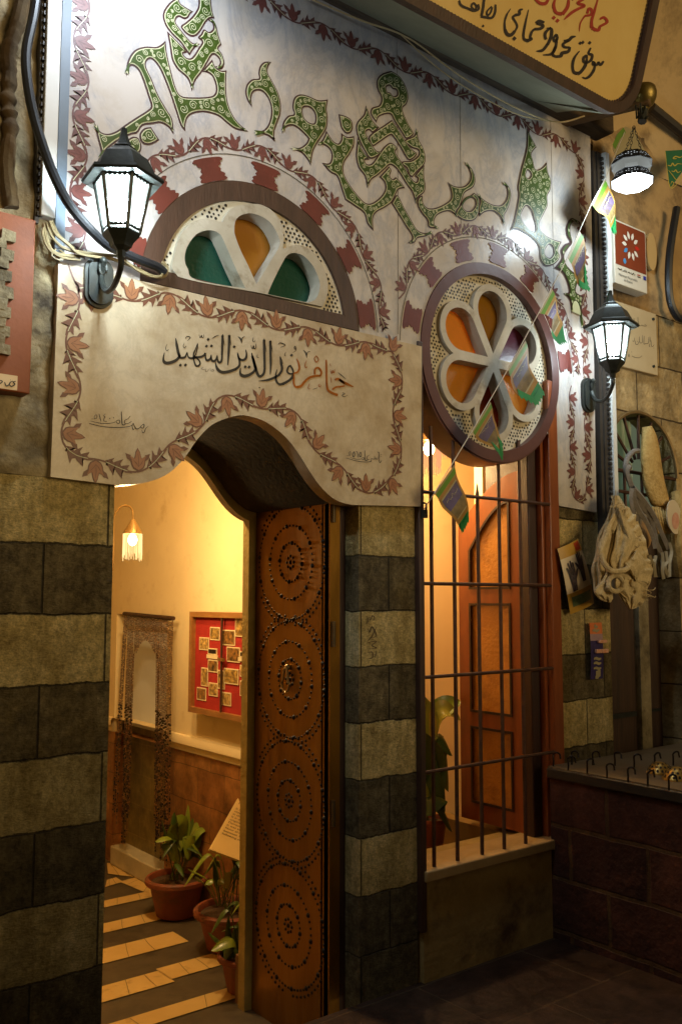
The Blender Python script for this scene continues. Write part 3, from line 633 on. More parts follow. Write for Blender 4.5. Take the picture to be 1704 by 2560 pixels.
for ti, (ox, oy, outl, holes) in enumerate(CAL):
    P = sm(onF(parse(outl, ox, oy, T1)), True, 4)
    if area2(P) < 0: P = P[::-1]
    H = []
    for h in holes:
        q = sm(onF(parse(h, ox, oy, T1)), True, 4)
        H.append(q if area2(q) > 0 else q[::-1])
    mb = MB(); z0 = -.0012-.0001*ti
    mb.flat([P]+H, fac, z0, mat=0)
    def layer(di, mat, dd):
        I = inset(P, di); hh = [inset(h, -di) for h in H]
        mb.flat([I]+hh, fac, dd, mat=mat); return I, hh
    layer(.0062, 1, z0-.0016)
    I, hh = layer(.0098, 2, z0-.0032)
    # scrolls
    xs = [p[0] for p in P]; zs = [p[1] for p in P]; bd = P+[p for h in H for p in h]; placed = []
    rnd = random.Random(ti)
    for R0, tries in ((.020, 1600), (.013, 1600), (.008, 1600)):
        for _ in range(tries):
            c = (rnd.uniform(min(xs), max(xs)), rnd.uniform(min(zs), max(zs)))
            if any((c[0]-q[0])**2+(c[1]-q[1])**2 < ((R0+q[2])*.92)**2 for q in placed): continue
            if not inside(c, P) or any(inside(c, h) for h in H): continue
            if min((c[0]-b[0])**2+(c[1]-b[1])**2 for b in bd) < (R0+.0075)**2: continue
            placed.append((c[0], c[1], R0)); spiral(mb, c, R0*.88, rnd.uniform(0, 6.28), rnd.choice((-1, 1)), z0-.0042)
    mb.build('calligraphy_inlay', [m_line, m_cream_line, m_green, m_cream_line], clad, smooth=False)

# ---- pen-stroke lettering
def strokes(mb, data, ox, oy, k, fmap2, fm, d, mat=0, wk=1.0):
    """each line: w0 w1 w2 | points   (widths in zoom units; one point = a diamond dot)"""
    for ln in data.strip().splitlines():
        ws, pts = ln.split('|'); ws = [float(x) for x in ws.split()]
        P = parse(pts)
        if len(P) == 1:
            x, y, _ = P[0]; r = ws[0]*.72
            q = [fmap2(ox+a*k, oy+b*k) for a, b in ((x-r*.9, y+r*.1), (x+r*.05, y-r), (x+r, y-r*.1), (x+r*.05, y+r*.95))]
            q = [(a[0], a[1]) for a in q]
            if area2(q) < 0: q = q[::-1]
            mb.flat([q], fm, d, mat=mat); continue
        c = sm([(x, y, f) for x, y, f in P], False, 5); n = len(c)
        if len(ws) == 1: ws = [ws[0]*.5, ws[0], ws[0]*.5]
        W_ = []
        for i in range(n):
            t = i/(n-1); w = ws[0]+(ws[1]-ws[0])*min(1, t/.35) if t < .35 else (ws[1] if t < .65 else ws[1]+(ws[2]-ws[1])*(t-.65)/.35)
            W_.append(w*wk)
        lft = []; rgt = []
        for i in range(n):
            a = Vector(c[max(0, i-1)]); b = Vector(c[min(n-1, i+1)]); t = b-a; t = t.normalized() if t.length > 1e-6 else Vector((1, 0)); nn = Vector((-t.y, t.x))*W_[i]*.5
            p = Vector(c[i]); e1 = p+nn; e2 = p-nn
            lft.append(fmap2(ox+e1.x*k, oy+e1.y*k)); rgt.append(fmap2(ox+e2.x*k, oy+e2.y*k))
        vs = [fm(*q[:2], d) for pr in zip(lft, rgt) for q in pr]
        mb.add(vs, [(2*i, 2*i+1, 2*i+3, 2*i+2) for i in range(n-1)], mat)
strokes(gm, GRAF, 500, 1100, 1/2.24, gmap, fac, .0165, wk=.5); gm.build('scratched_graffiti', M('graffiti_brown', lin((84, 62, 40)), rough=.8), fd, smooth=False)
lmap = lambda px, py: ((lambda q: (q.x, q.z))(F(px, py, -.0125)))
kA = 270/1568
mb = MB()
strokes(mb, """8 40 40|285,205 300,300 325,420 345,470
36 46 8|345,465 300,520 230,555 160,568 118,550 107,500 122,415
30 34 12|322,430 350,485 390,490 425,475 450,410
10 34 30|452,410 470,480 520,498 580,485 650,478 700,452 715,420
8 22 30|602,285 570,370 545,440 548,520 575,600 605,612
30 22 26|605,615 638,580 625,530 570,480 545,470
6 16 12|606,280 600,350 575,440 550,470
10 34 10|716,425 722,505 750,528 790,500 800,445
10 34 10|800,450 805,515 835,542 870,515 886,455
10 34 24|888,455 895,530 920,560 950,530 958,440
36 34 30|964,165 962,260 960,360 956,450
14 10 4|966,150 980,230 990,315
38 34 10|1062,165 1058,300 1052,430 1040,600
14 10 4|1062,155 1076,230 1086,310
6 30 40|1180,410 1195,480 1212,540 1205,610 1150,660
40 44 8|1160,655 1050,692 960,700 905,670 872,610 862,550
10 36 20|1300,372 1312,440 1300,500 1255,525 1205,500 1185,430
10 38 36|1385,418 1405,500 1432,600 1440,660 1400,710
36 46 8|1405,705 1340,745 1270,755 1222,720 1225,635
35|755,225
35|730,322
35|802,320
35|1132,332
36|352,598
36|426,596
36|1292,622
36|1348,626
4 9 9|162,290 140,350 158,392 182,368
4 9 9|410,275 395,320 412,346 438,320
5 12 5|425,215 450,182 497,196 455,242
4 11 5|625,155 640,200 662,165 668,198 690,188 692,150
4 12 4|812,212 860,180 915,162
5 18 5|1188,182 1225,215 1242,280
4 12 6|1242,270 1250,205 1286,180
4 8 5|1412,190 1402,238 1420,262 1436,235
4 14 6|1378,310 1396,362 1415,315 1422,358 1446,345 1448,285
4 9 5|1470,440 1468,485 1492,490
3 5 3|690,625 655,645 680,660 720,658
3 5 3|728,648 718,688 748,686 764,650
3 5 3|786,640 790,690
3 5 3|812,690 840,680 818,655 806,690""", 390, 810, kA, lmap, fac, -.0136)
ink2 = """36 36 30|172,55 175,200 180,350 182,480
30 40 34|182,470 165,550 112,588 75,545 45,440 0,290
14 10 4|172,40 190,130 205,235
36 34 8|262,70 266,250 270,400 262,562
14 10 4|264,62 280,140 296,238
10 34 36|405,298 415,380 432,450 425,510 385,570
36 36 4|390,566 310,610 220,640 88,654
8 30 42|360,485 342,570 350,650 392,700 450,695
42 36 26|445,696 530,650 580,600 598,548
24 26 22|600,545 540,548 508,510 525,450 552,430
24 26 16|550,425 588,490 600,545
14 10 4|405,300 430,350 445,405
34|570,280
5 14 5|380,128 405,100 478,132 412,166
4 9 5|486,232 470,280 490,290
4 10 5|588,240 632,212 625,150 610,170 625,195 640,180
5 16 5|745,205 778,250 792,315
4 10 5|792,300 800,240 842,225
4 10 4|1245,530 1300,575 1358,625
4 9 4|1306,822 1342,838 1304,862 1340,882 1384,856
4 8 4|880,775 950,752
18|105,750"""
strokes(mb, ink2, 630, 840, kA, lmap, fac, -.0136)
mb.build('name_inscription', m_ink, lp, smooth=False); mb = MB()
k3 = 180/1568
strokes(mb, """6 14 8|1402,480 1345,535 1312,610 1285,628 1262,570
10 16 10|1232,492 1300,438 1308,490 1270,528 1235,498
12 18 12|1235,500 1200,528 1150,545 1110,500 1075,420
8 14 10|1075,415 1050,470 1070,560 1095,535
10 18 14|1050,462 980,490 850,507 650,510 450,497 280,465 120,425
8 14 12|1008,262 960,320 900,352 880,400 910,430 980,415 1038,378
14 20 16|910,432 868,458 835,440 825,350 815,165
12 14 10|700,372 765,352 782,400 742,430 700,385
10 14 6|690,385 640,407 520,425 380,420 260,400 145,370
20|563,315
20|645,300
8 12 10|470,215 432,250 460,285 435,325 440,372 502,376
10 14 6|328,212 350,290 378,385
5 10 8|150,330 210,322 270,318 288,262 260,235 222,285 248,320""", 210, 1010, k3, lmap, fac, -.0136)
mb.build('date_inscription', m_ink, lp, smooth=False); mb = MB()
k4 = 120/1568
strokes(mb, """18|1335,342
18|1330,405
8 18 14|1346,522 1325,585 1295,602 1268,550 1266,420 1265,275
6 12 6|1215,238 1228,292 1262,262
8 16 8|1222,420 1218,485 1182,500 1166,440
8 16 8|1166,440 1165,488 1126,490 1120,392
8 16 12|1120,400 1112,488 1060,490 1008,470
12 20 10|1008,475 1008,535 980,578 850,590 700,580 500,547 350,505 185,455
8 14 12|962,348 885,405 862,460 900,512 960,498
14 20 16|900,512 858,548 815,528 802,450 798,210
12 14 12|690,462 762,440 772,490 742,515 692,482
10 16 6|690,485 640,497 500,492 320,440
16 20 16|655,265 618,330 632,405 668,415 690,350 660,262
10 18 12|500,245 548,258 560,330 576,440
16 22 18|440,250 402,330 412,400 440,425 470,370 462,270 435,250
6 12 8|195,382 260,376 322,368 340,285 312,245 278,310 300,362""", 850, 1110, k4, lmap, fac, -.0136)
mb.build('date_inscription', m_ink, lp, smooth=False)
mb = MB()
strokes(mb, """10 40 30|1465,738 1380,700 1320,672 1262,628
10 26 40|600,545 605,600 600,680 625,735 665,742
40 34 30|660,742 710,725 760,665 830,605 920,580 985,580
28 28 24|985,585 1002,530 975,475 940,462 908,490 905,560
18 26 26|1072,345 1074,450 1076,600 1078,690
26 34 36|1078,680 1095,780 1160,828 1240,858
30 32 18|1200,640 1240,622 1300,660 1340,690
18 26 26|1345,725 1280,735 1210,745 1160,780
10 26 24|645,330 672,400 682,470 655,525 605,540
6 12 10|790,355 765,415 775,460 800,445
10 14 10|930,285 900,330 930,382 960,340 930,290
4 9 5|1125,400 1138,440
5 12 6|1130,480 1150,548 1165,500 1185,540 1196,480
6 10 4|1140,600 1148,682
6 10 5|832,690 810,760 842,768
6 10 6|980,695 962,720 985,740 996,710""", 630, 840, kA, lmap, fac, -.0142)
mb.build('gilded_inscription', m_gold, lp, smooth=False)

# ---- half round window
hw = MB()
HF = (-.787, 2.66)
zb = lambda x: seam(x)+.004
ring_o = [(HC[0]-.486, zb(HC[0]-.486)), (HC[0]+.486, zb(HC[0]+.486))] + circ(HC[0], HC[1], .486, 44, 3, 175.5)
ring_i = [(HC[0]-.412, zb(HC[0]-.41)+.052), (HC[0]+.412, zb(HC[0]+.41)+.052)] + circ(HC[0], HC[1], .413, 44, 7, 170)
hwf = MB().flat([ring_o, ring_i], fac, -.001, .12).build('half_round_window', [m_dwood], fd, bevel=.005)
opL = onF(parse("478,600 465,623 461,650 469,673 490,700 613,722* 590,675 557,600 545,583 525,576 505,579 490,587"), .0)
opM = onF(parse("585,575 587,590 600,625 618,662 640,711* 668,665 697,615 694,590 677,560 655,543 628,534 603,538 588,552"), .0)
opR = onF(parse("668,736* 680,707 703,661 718,638 737,633 760,642 783,669 797,703 797,726 787,749 768,757*"), .0)
moldo = onF(parse("430,670 435,640 442,612 455,580 478,558 508,547 540,553 556,556* 566,535 585,518 615,511 650,512 680,528 700,555 708,590 706,622* 725,615 745,613 775,625 800,655 815,690 818,730 806,767* 640,731* 500,706 445,692*"), .0)
def ccw(l): return l if area2(l) > 0 else l[::-1]
ops = [ccw(sm(o, True, 5)) for o in (opL, opM, opR)]; mo = ccw(sm(moldo, True, 4))
MB().flat([mo]+ops, fac, -.003, .066).build('gypsum_tracery', m_white, hwf, bevel=.004)
plate = [(HC[0]-.414, zb(HC[0]-.41)+.045), (HC[0]+.414, zb(HC[0]+.41)+.045)] + circ(HC[0], HC[1], .415, 44, 7, 170)
ops_p = [inset(o, -.004) for o in ops]
MB().flat([plate]+ops_p, fac, .012, .04).build('gypsum_screen', M('gypsum_aged', lin((186, 176, 152)), lin((214, 206, 186)), 8, .8, bump=.2), hwf)
def holes(parent, region, excl, step, y, r=.0058):  # dark discs on the screen face, painted as shaded holes
    mb = MB(); rnd = random.Random(3); xs = [p[0] for p in region]; zs = [p[1] for p in region]; row = 0
    z = min(zs)
    while z < max(zs):
        x = min(xs)+(row % 2)*step*.5
        while x < max(xs):
            c = (x+rnd.uniform(-.0025, .0025), z+rnd.uniform(-.0025, .0025))
            if inside(c, region) and not inside(c, excl): mb.flat([circ(c[0], c[1], r*rnd.uniform(.8, 1.1), 7)], fac, y)
            x += step
        z += step*.82; row += 1
    mb.build('dark_hole_discs', m_hole, parent, smooth=False)
holes(hwf, inset(plate, .012), inset(mo, -.010), .0195, .0105)
gl_green = glass('green_glass', lin((36, 92, 76)), .35, .25)
gl_amber = glass('amber_glass', lin((186, 128, 42)), .26, .25)
gl_amber2 = glass('deep_amber_glass', lin((150, 104, 26)), .14, .25)
gl_purple = glass('purple_glass', lin((96, 46, 62)), .4, .25)
gl_redb = glass('red_brown_glass', lin((110, 46, 22)), .4, .25)
for o, mt_, lb in zip(ops, (gl_green, gl_amber, gl_green), ('dark green glass pane on the left', 'amber glass pane in the middle', 'dark green glass pane on the right')):
    MB().flat([inset(o, -.012)], fac, .070, .076).build('glass_pane', mt_, hwf, label=lb)

# ---- round window
rwf = MB()
rwf.flat([circ(*RC, .466, 72), circ(*RC, .414, 72)], fac, -.006, .14)
rwf.flat([circ(*RC, .474, 72), circ(*RC, .452, 72)], fac, .002, .14)
rwf = rwf.build('round_window', m_maroon, fd, bevel=.008)
d_, r_ = .243, .131
outl = []
for i in range(180):
    th = 2*i; ph = ((th-90) % 60)
    ph = min(ph, 60-ph); ph = R_(ph)
    rr = d_*math.cos(ph)+math.sqrt(max(0, r_**2-(d_*math.sin(ph))**2))
    outl.append((RC[0]+rr*math.cos(R_(th)), RC[1]+rr*math.sin(R_(th))))
pet = []
for k in range(6):
    a = R_(90+60*k); pr = .0985; cd = .243; tip = .042
    be = math.acos(pr/(cd-tip)); P = [(tip, 0)]
    for j in range(25):
        t = -(pi-be)+2*(pi-be)*j/24; P.append((cd+pr*math.cos(t), pr*math.sin(t)))
    pet.append([(RC[0]+x*math.cos(a)-y*math.sin(a), RC[1]+x*math.sin(a)+y*math.cos(a)) for x, y in P])
MB().flat([outl]+pet, fac, .004, .066).build('gypsum_tracery', m_white, rwf, bevel=.004)
scr = circ(*RC, .414, 72)
MB().flat([scr]+[inset(p, -.004) for p in pet], fac, .028, .048).build('gypsum_screen', MATS['gypsum_aged'], rwf)
holes(rwf, circ(*RC, .404, 60), inset(outl, -.010), .0195, .0268)
for p, mt_, lb in zip(pet, (gl_amber2, glass('bright_amber_glass', lin((214, 150, 58)), .30, .25, .8, 60), gl_amber, gl_redb, gl_amber, gl_purple), ('dark amber pane at the top', 'bright amber rippled pane, upper left', 'amber pane, lower left', 'red brown pane at the bottom', 'amber pane, lower right', 'purple pane, upper right')):
    MB().flat([inset(p, -.012)], fac, .070, .076).build('glass_pane', mt_, rwf, label=lb)

# ================================================================ interiors
ZF = -.22                                      # the entrance floor lies a step below the street
VX = CAM.x+(-.262-CAM.x)*(1.55-ZF)/1.55        # right wall of the vestibule
wk_ = (VX-CAM.x)/(-.262-CAM.x)
wy = lambda y: CAM.y+(y-CAM.y)*wk_
wz = lambda z: CAM.z+(z-CAM.z)*wk_
YB = 4.4
sky_block = MB()  # unseen wall and roof, added to keep sky light out behind the fanlight
sky_block.box(-4.2, -.02, .70, .78, 2.78, 4.6).box(-.02, 1.9, .62, .66, 3.32, 4.6).box(-4.2, 2.6, -.0+.13, .62, 4.2, 4.3)
sky_block.build('unseen_core_block', m_rubble, fd)
# vestibule floor with dark and light bands
ft = MB(); fm_ = lambda u, v, d: (u, v, d)
m_fdark = M('floor_basalt', lin((70, 60, 44)), lin((98, 86, 64)), 9, .45, bump=.15, bscale=30, c3=lin((48, 40, 30)), c3t=.6)
m_flight = M('floor_ochre', lin((204, 166, 96)), lin((220, 186, 116)), 5, .4, bump=.12, bscale=30, c3=lin((160, 122, 62)), c3t=.63, c3scale=8)
fl = MB().add([(-3.6, .02, ZF+.006), (VX+.05, .02, ZF+.006), (VX+.05, YB, ZF+.006), (-3.6, YB, ZF+.006)], [(0, 1, 2, 3)]).build('vestibule_floor', m_fdark); tag(fl, kind='structure')
# bands traced on the floor: each is (y front, y back, x right end)
pb = [((585, 990), (835, 962), 60), ((583, 1125), (895, 1062), 70), ((580, 1280), (1000, 1187), 75), ((578, 1490), (880, 1402), 80), ((880, 1395), (1210, 1302), 66), ((850, 1640), (1265, 1500), 90)]
def bandrow(xl, yl, xr, yr, xr2, yr2, xl2, yl2):
    P = [G(x/2.24, 1800+y/2.24, ZF+.01) for x, y in ((xl, yl), (xr, yr), (xr2, yr2), (xl2, yl2))]
    return P
rows = [(600, 1045, 840, 995, 835, 965, 600, 1000), (560, 1210, 900, 1105, 890, 1062, 560, 1150), (560, 1370, 1050, 1240, 970, 1185, 560, 1285), (560, 1590, 960, 1465, 885, 1398, 560, 1500), (960, 1455, 1290, 1352, 1225, 1295, 885, 1393), (640, 1740, 1262, 1605, 1262, 1495, 560, 1725), (590, 935, 690, 905, 650, 880, 600, 895), (605, 860, 760, 880, 640, 800, 600, 800), (670, 905, 860, 985, 870, 900, 780, 875)]
for r in rows:
    q = [G(r[i]/2.24, 1800+r[i+1]/2.24, ZF+.0105) for i in (0, 2, 4, 6)]
    if rows.index(r) < 6:                      # keep the bands true: straight across the room
        y0 = (q[0].y+q[1].y)/2; y1 = (q[2].y+q[3].y)/2; x0 = min(-2.6, q[0].x) if r[0] <= 640 else q[0].x; x1 = max(q[1].x, q[2].x)
        ft.add([(x0, y0, ZF+.0105), (x1, y0, ZF+.0105), (x1, y1, ZF+.0105), (x0, y1, ZF+.0105)], [(0, 1, 2, 3)])
    else: ft.add(q, [(0, 1, 2, 3)])
jt = MB(); rnd = random.Random(21)
for r in rows:
    q = [G(r[i]/2.24, 1800+r[i+1]/2.24, ZF+.0125) for i in (0, 2, 4, 6)]
    for t_ in (rnd.uniform(.2, .4), rnd.uniform(.6, .85)):
        A_, B_ = q[0].lerp(q[1], t_), q[3].lerp(q[2], t_+rnd.uniform(-.04, .04)); M_ = A_.lerp(B_, .5)+Vector((rnd.uniform(-.004, .004), 0, 0))
        jt.ribbon([(A_.x, A_.y), (M_.x, M_.y), (B_.x, B_.y)], .0022, lambda u, v, d_: (u, v, d_), ZF+.0125)
jt.build('floor_joint', m_fdark, fl, smooth=False)
ft.build('floor_band', m_flight, fl, smooth=False)
# vestibule walls
vw = thing('vestibule_wall', 'warm yellow plastered entrance wall with ochre tiled lower part and moulded ledge', 'wall', (VX, 1.5, 0))
dy0, dy1, dz0, dz1 = wy(1.70), wy(2.36), wz(.11), wz(1.46)     # niche behind the bead curtain
fv = sideX(VX)
MB().flat([[(.66, wz(.84)), (YB, wz(.84)), (YB, 3.05), (.66, 3.05)], [(dy0, wz(.8401)), (dy1, wz(.8401)), (dy1, dz1), (dy0, dz1)][::1]], fv, 0, .08).build('upper_wall', m_cream, vw)
MB().flat([[(.66, ZF), (YB, ZF), (YB, wz(.76)), (.66, wz(.76))], [(dy0, dz0), (dy1, dz0), (dy1, wz(.7599)), (dy0, wz(.7599))]], sideX(VX+.004), 0, .076).build('tiled_dado', m_tile, vw)
lg = MB()
prof = [(0, .845), (-.018, .842), (-.026, .825), (-.026, .80), (-.012, .785), (-.008, .765), (.003, .758), (.01, .758)]
for y0, y1 in ((.66, dy0), (dy1, YB)):
    vs = [(VX+x, y, wz(z)) for x, z in prof for y in (y0, y1)]
    lg.add(vs, [(2*i, 2*i+1, 2*i+3, 2*i+2) for i in range(len(prof)-1)])
lg.build('ledge_moulding', m_cream, vw)
MB().flat([[(.66, wz(.755)), (dy0, wz(.755)), (dy0, wz(.845)), (.66, wz(.845))]], sideX(VX+.010), 0, .05).flat([[(dy1, wz(.755)), (YB, wz(.755)), (YB, wz(.845)), (dy1, wz(.845))]], sideX(VX+.010), 0, .05).build('ledge_backing', m_cream, vw)
nb_ = MB(); nb_.flat([[(dy0-.1, wz(.80)), (dy1+.1, wz(.80)), (dy1+.1, dz1+.1), (dy0-.1, dz1+.1)]], sideX(VX+.081), 0, .02).build('niche_back', M('niche_cool_lit_plaster', lin((212, 216, 214)), lin((226, 230, 228)), 4, .7), vw)  # grey tone paints in the cooler light behind the curtain
nb_ = MB(); nb_.flat([[(dy0-.1, ZF), (dy1+.1, ZF), (dy1+.1, wz(.80)), (dy0-.1, wz(.80))]], sideX(VX+.0805), 0, .02).build('niche_tile', block_mat('niche_cool_lit_tile', lin((120, 104, 52)), lin((134, 116, 60)), lin((150, 128, 70)), .3, .2, .003, .2, axes=(1, 2), rough=.45, bscale=12), vw)  # olive tone puts the same cooler light into the tile colour
MB().box(VX-.03, VX+.2, dy0-.02, dy1-.05, ZF+.012, dz0+.006).build('niche_step', M('pale_step', lin((170, 160, 130)), lin((200, 190, 160)), 8, .6, bump=.2), vw, bevel=.008)
rw = MB()
rw.box(-3.7, VX+.2, YB-.1, YB, ZF, 3.1).box(-3.7, -3.6, .66, YB, ZF, 3.1).box(-3.7, VX+.2, .66, YB, 3.0, 3.1).box(-3.6, -2.4, .706, .72, ZF, 3.1)
rw = rw.build('vestibule_wall', m_cream); tag(rw, 'yellow plastered back and ceiling of the entrance room behind the doorway', 'wall')
# room behind the barred window
rw2 = MB()
rw2.box(VX+.22, VX+.26, .66, 1.6, 0, 3.3).box(.02, 2.6, 1.02, 1.1, 0, 3.3).box(2.5, 2.6, .3, 1.6, 0, 3.3).box(-.05, 2.6, .3, 1.6, 3.3, 3.4).box(.955, 2.6, .5, .56, 0, 3.3)
rw2 = rw2.build('window_room_wall', m_pink); tag(rw2, 'pale lit plaster wall of the room seen through the window bars', 'wall')
pl = MB(); pl.box(.86, .95, .171, 1.02, .2, .405).box(.05, .859, .301, 1.02, .1, .25).build('window_ledge', M('ledge_olive', lin((120, 96, 50)), lin((150, 120, 66)), 6, .7, bump=.2)); tag(bpy.data.objects['window_ledge'], 'low plastered ledge inside the barred window around the plant', 'ledge')

# ---- interior lights
def point(name, loc, e, col, r, parent=None):
    l = bpy.data.lights.new(name, 'POINT'); l.energy = e; l.color = col; l.shadow_soft_size = r
    o = link(bpy.data.objects.new(name, l)); o.location = loc
    if parent:
        o.parent = parent; q = LOC.get(parent.name)
        if q is not None: o.matrix_parent_inverse = Matrix.Translation(-q)
    return o
WARM = (1, .65, .28)
m_bulbw = emit('warm_bulb', (1, .66, .28, 1), 40)
m_fringe = emit('fringe_glow', (1, .66, .26, 1), 1.6, .45)
m_shade = M('lamp_metal_shade', lin((120, 92, 50)), lin((160, 128, 74)), 20, .4, metal=.6)
def fringed_lamp(name, label, c, col_f=None, arms=True, energy=14, size=1.0, light=True):
    t = thing(name, label, 'lamp', c)
    cx, cy, cz = c; s = size
    MB().lathe([(.006, .075*s), (.012, .07*s), (.052*s, 0), (.05*s, -.004)], 16, 0, c).build('shade', m_shade, t)
    MB().ball((cx, cy, cz-.035*s), .024*s, 12, 8, 0, (1, 1, 1.3)).build('bulb', m_bulbw, t)
    mb = MB(); rnd = random.Random(len(label))
    for i in range(64):
        a = 2*pi*i/64; r = .049*s; x, y = cx+r*math.cos(a), cy+r*math.sin(a); l = rnd.uniform(.10, .15)*s
        mb.tube([(x, y, cz), (x+rnd.uniform(-.002, .002), y, cz-l)], .0013*s, 4)
    mb.build('fringe', col_f or m_fringe, t)
    if arms:
        a = MB()
        for k, dx in ((0, .16), (1, .10)):
            a.tube(sm3([(cx, cy, cz+.07*s), (cx-.005, cy, cz+.12), (cx-.03, cy, cz+.145-.005*k), (cx-.07, cy+.01*k, cz+.135), (cx-.10, cy+.02, cz+.08), (cx-.115, cy+.02, cz+.0)], 6), .0035, 6)
        a.box(cx-.135, cx-.108, cy-.01, cy+.03, cz-.2, cz+.06)
        a.tube([(cx-.12, cy+.01, cz+.05), (cx-.12, cy+.01, 3.0)], .006, 6)
        a.build('arm', m_shade, t)
    else:
        MB().tube([(cx, cy, cz+.07*s), (cx, cy, cz+.35)], .004, 6).build('cord', m_iron, t)
    if light: point('lamp_light', (cx, cy, cz-.1*s), energy, WARM, .05, t)
    return t
fl1 = F(332, 1333, 1.62)
fringed_lamp('fringed_lamp', 'small lit wall lamp with a metal cone shade and glass bead fringe inside the doorway', tuple(fl1), energy=22)
fringed_lamp('fringed_lamp', 'lit fringed lamp hanging out of sight behind the door arch', (-.62, 1.15, 2.55), arms=False, energy=70)  # unseen lamp, assumed from the brightness of the entrance wall
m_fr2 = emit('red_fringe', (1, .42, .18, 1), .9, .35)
c2 = F(1072, 1120, .62)
fringed_lamp('fringed_lamp', 'lit red fringed lamp under the round window behind the bars', (c2.x, c2.y, c2.z+.04), m_fr2, arms=False, energy=30, size=1.25)
c3 = F(1110, 1135, .78)
fringed_lamp('fringed_lamp', 'unlit red bead fringe lamp to the right of the bright one behind the bars', (c3.x, c3.y, c3.z+.12), m_fr2, arms=False, size=1.0, light=False)  # no light object; bulb and fringe glow by their own emission
point('window_room_light', (.55, .75, 3.05), 12, WARM, .12).name = 'bare_room_light'  # bare unseen point light below the ceiling; no lamp is built

# ---- studded door leaf
dr = thing('studded_door', 'open copper clad door leaf with rings of dark studs', 'door', (JX, .38, 0))
fdx = sideX(JX)
MB().flat([[(.10, ZF-.02), (PD-.005, ZF-.02), (PD-.005, 2.16), (.10, 2.16)]], fdx, 0, .05).build('leaf', m_door, dr, bevel=.003)
mb = MB()
def stud(y, z, r): mb.lathe([(r, 0), (r*.92, r*.35), (r*.6, r*.75), (0, r*.95)], 8, 0, (0, 0, 0)) if False else mb.add([(JX, y+r*math.cos(a), z+r*math.sin(a)) for a in [2*pi*j/8 for j in range(8)]]+[(JX-r*.55, y+r*.6*math.cos(a), z+r*.6*math.sin(a)) for a in [2*pi*j/8 for j in range(8)]]+[(JX-r*.8, y, z)], [(j, (j+1) % 8, 8+(j+1) % 8, 8+j) for j in range(8)]+[(8+j, 8+(j+1) % 8, 16) for j in range(8)])
yc = .378
for zc in (1.706, 1.212, .712, .21):
    for R0, nb0, ns in ((.243, 14, 4), (.158, 10, 3), (.083, 8, 2)):
        tot = nb0*(ns+1)
        for i in range(tot):
            a = 2*pi*i/tot+.12; big = i % (ns+1) == 0
            stud(yc+R0*math.cos(a)*1.0, zc+R0*math.sin(a), .0108 if big else .0060)
    stud(yc, zc, .010)
    for i in range(8): a = 2*pi*i/8; stud(yc+.026*math.cos(a), zc+.026*math.sin(a), .0075)
    for sg in (-1, 1):                         # chains linking the rings
        for i in range(9):
            a = R_(34+i*6); R1 = .268
            stud(yc+sg*R1*math.cos(a), zc+R1*math.sin(a), .0068); stud(yc+sg*R1*math.cos(a), zc-R1*math.sin(a), .0068)
for i in range(26): stud(yc+random.uniform(-.2, .2), 2.0+random.uniform(0, .07), .005)
mb.build('stud_pattern', M('blackened_studs', lin((22, 17, 14)), lin((40, 31, 25)), 60, .45, metal=.5), dr)
kz = S(718, 1660, JX)
mb = MB(); ring = [(JX-.022, .378+.030*math.cos(a)*(1 if math.sin(a) < 0 else .6), kz.z-.065+.05*math.sin(a)) for a in [2*pi*i/20 for i in range(20)]]
mb.tube(ring, .0055, 8, closed=True); mb.ball((JX-.012, .378, kz.z-.012), .014, 10, 6); mb.build('knocker', M('knocker_steel', lin((150, 130, 96)), lin((190, 168, 130)), 20, .3, metal=.9), dr)
mb = MB()
for z in (1.86, 1.36, .66):
    mb.tube([(JX+.012, .092, z), (JX+.012, .092, z+.1)], .009, 10)
mb.build('hinge', M('hinge_steel', lin((110, 96, 76)), lin((140, 122, 96)), 20, .3, metal=.9), dr)

# ---- bars over the window
gr = thing('window_grille', 'rusty iron bars across the tall window under the round window', 'grille', (.46, .0, WZ0))
GY = .004
fcx = lambda px, py: F(px, py, GY)
hb = [((1055, 1228), (1372, 1262)), ((1055, 1457), (1372, 1465)), ((1052, 1695), (1374, 1670)), ((1052, 1934), (1376, 1880))]
for a, b in hb:
    za = (fcx(*a).z+fcx(*b).z)/2
    MB().tube([(.02, GY, za), (.93, GY, za)], .0078, 8).build('bar', m_rust, gr)
for px, top in ((1088, None), (1146, None), (1207, 1210), (1262, None), (1315, None)):
    x = fcx(px, 1900).x
    zt = fcx(px, top).z if top else 2.30
    p = [(x, GY+.014, WZ0-.02), (x, GY+.014, zt-.05), (x, GY+.014, zt)]
    MB().tube(p, [.0085, .0085, .0085 if not top else .002], 8).build('bar', m_rust, gr)
hk = F(1057, 1275, -.01)
mb = MB().tube([(hk.x, -.015, hk.z+.03), (hk.x, -.03, hk.z+.025), (hk.x-.002, -.03, hk.z-.02)], .005, 6)
tag(mb.box(hk.x-.012, hk.x+.008, -.03, -.01, hk.z-.035, hk.z-.0).build('latch', m_iron), 'small dark iron latch on the left post of the barred window', 'latch')

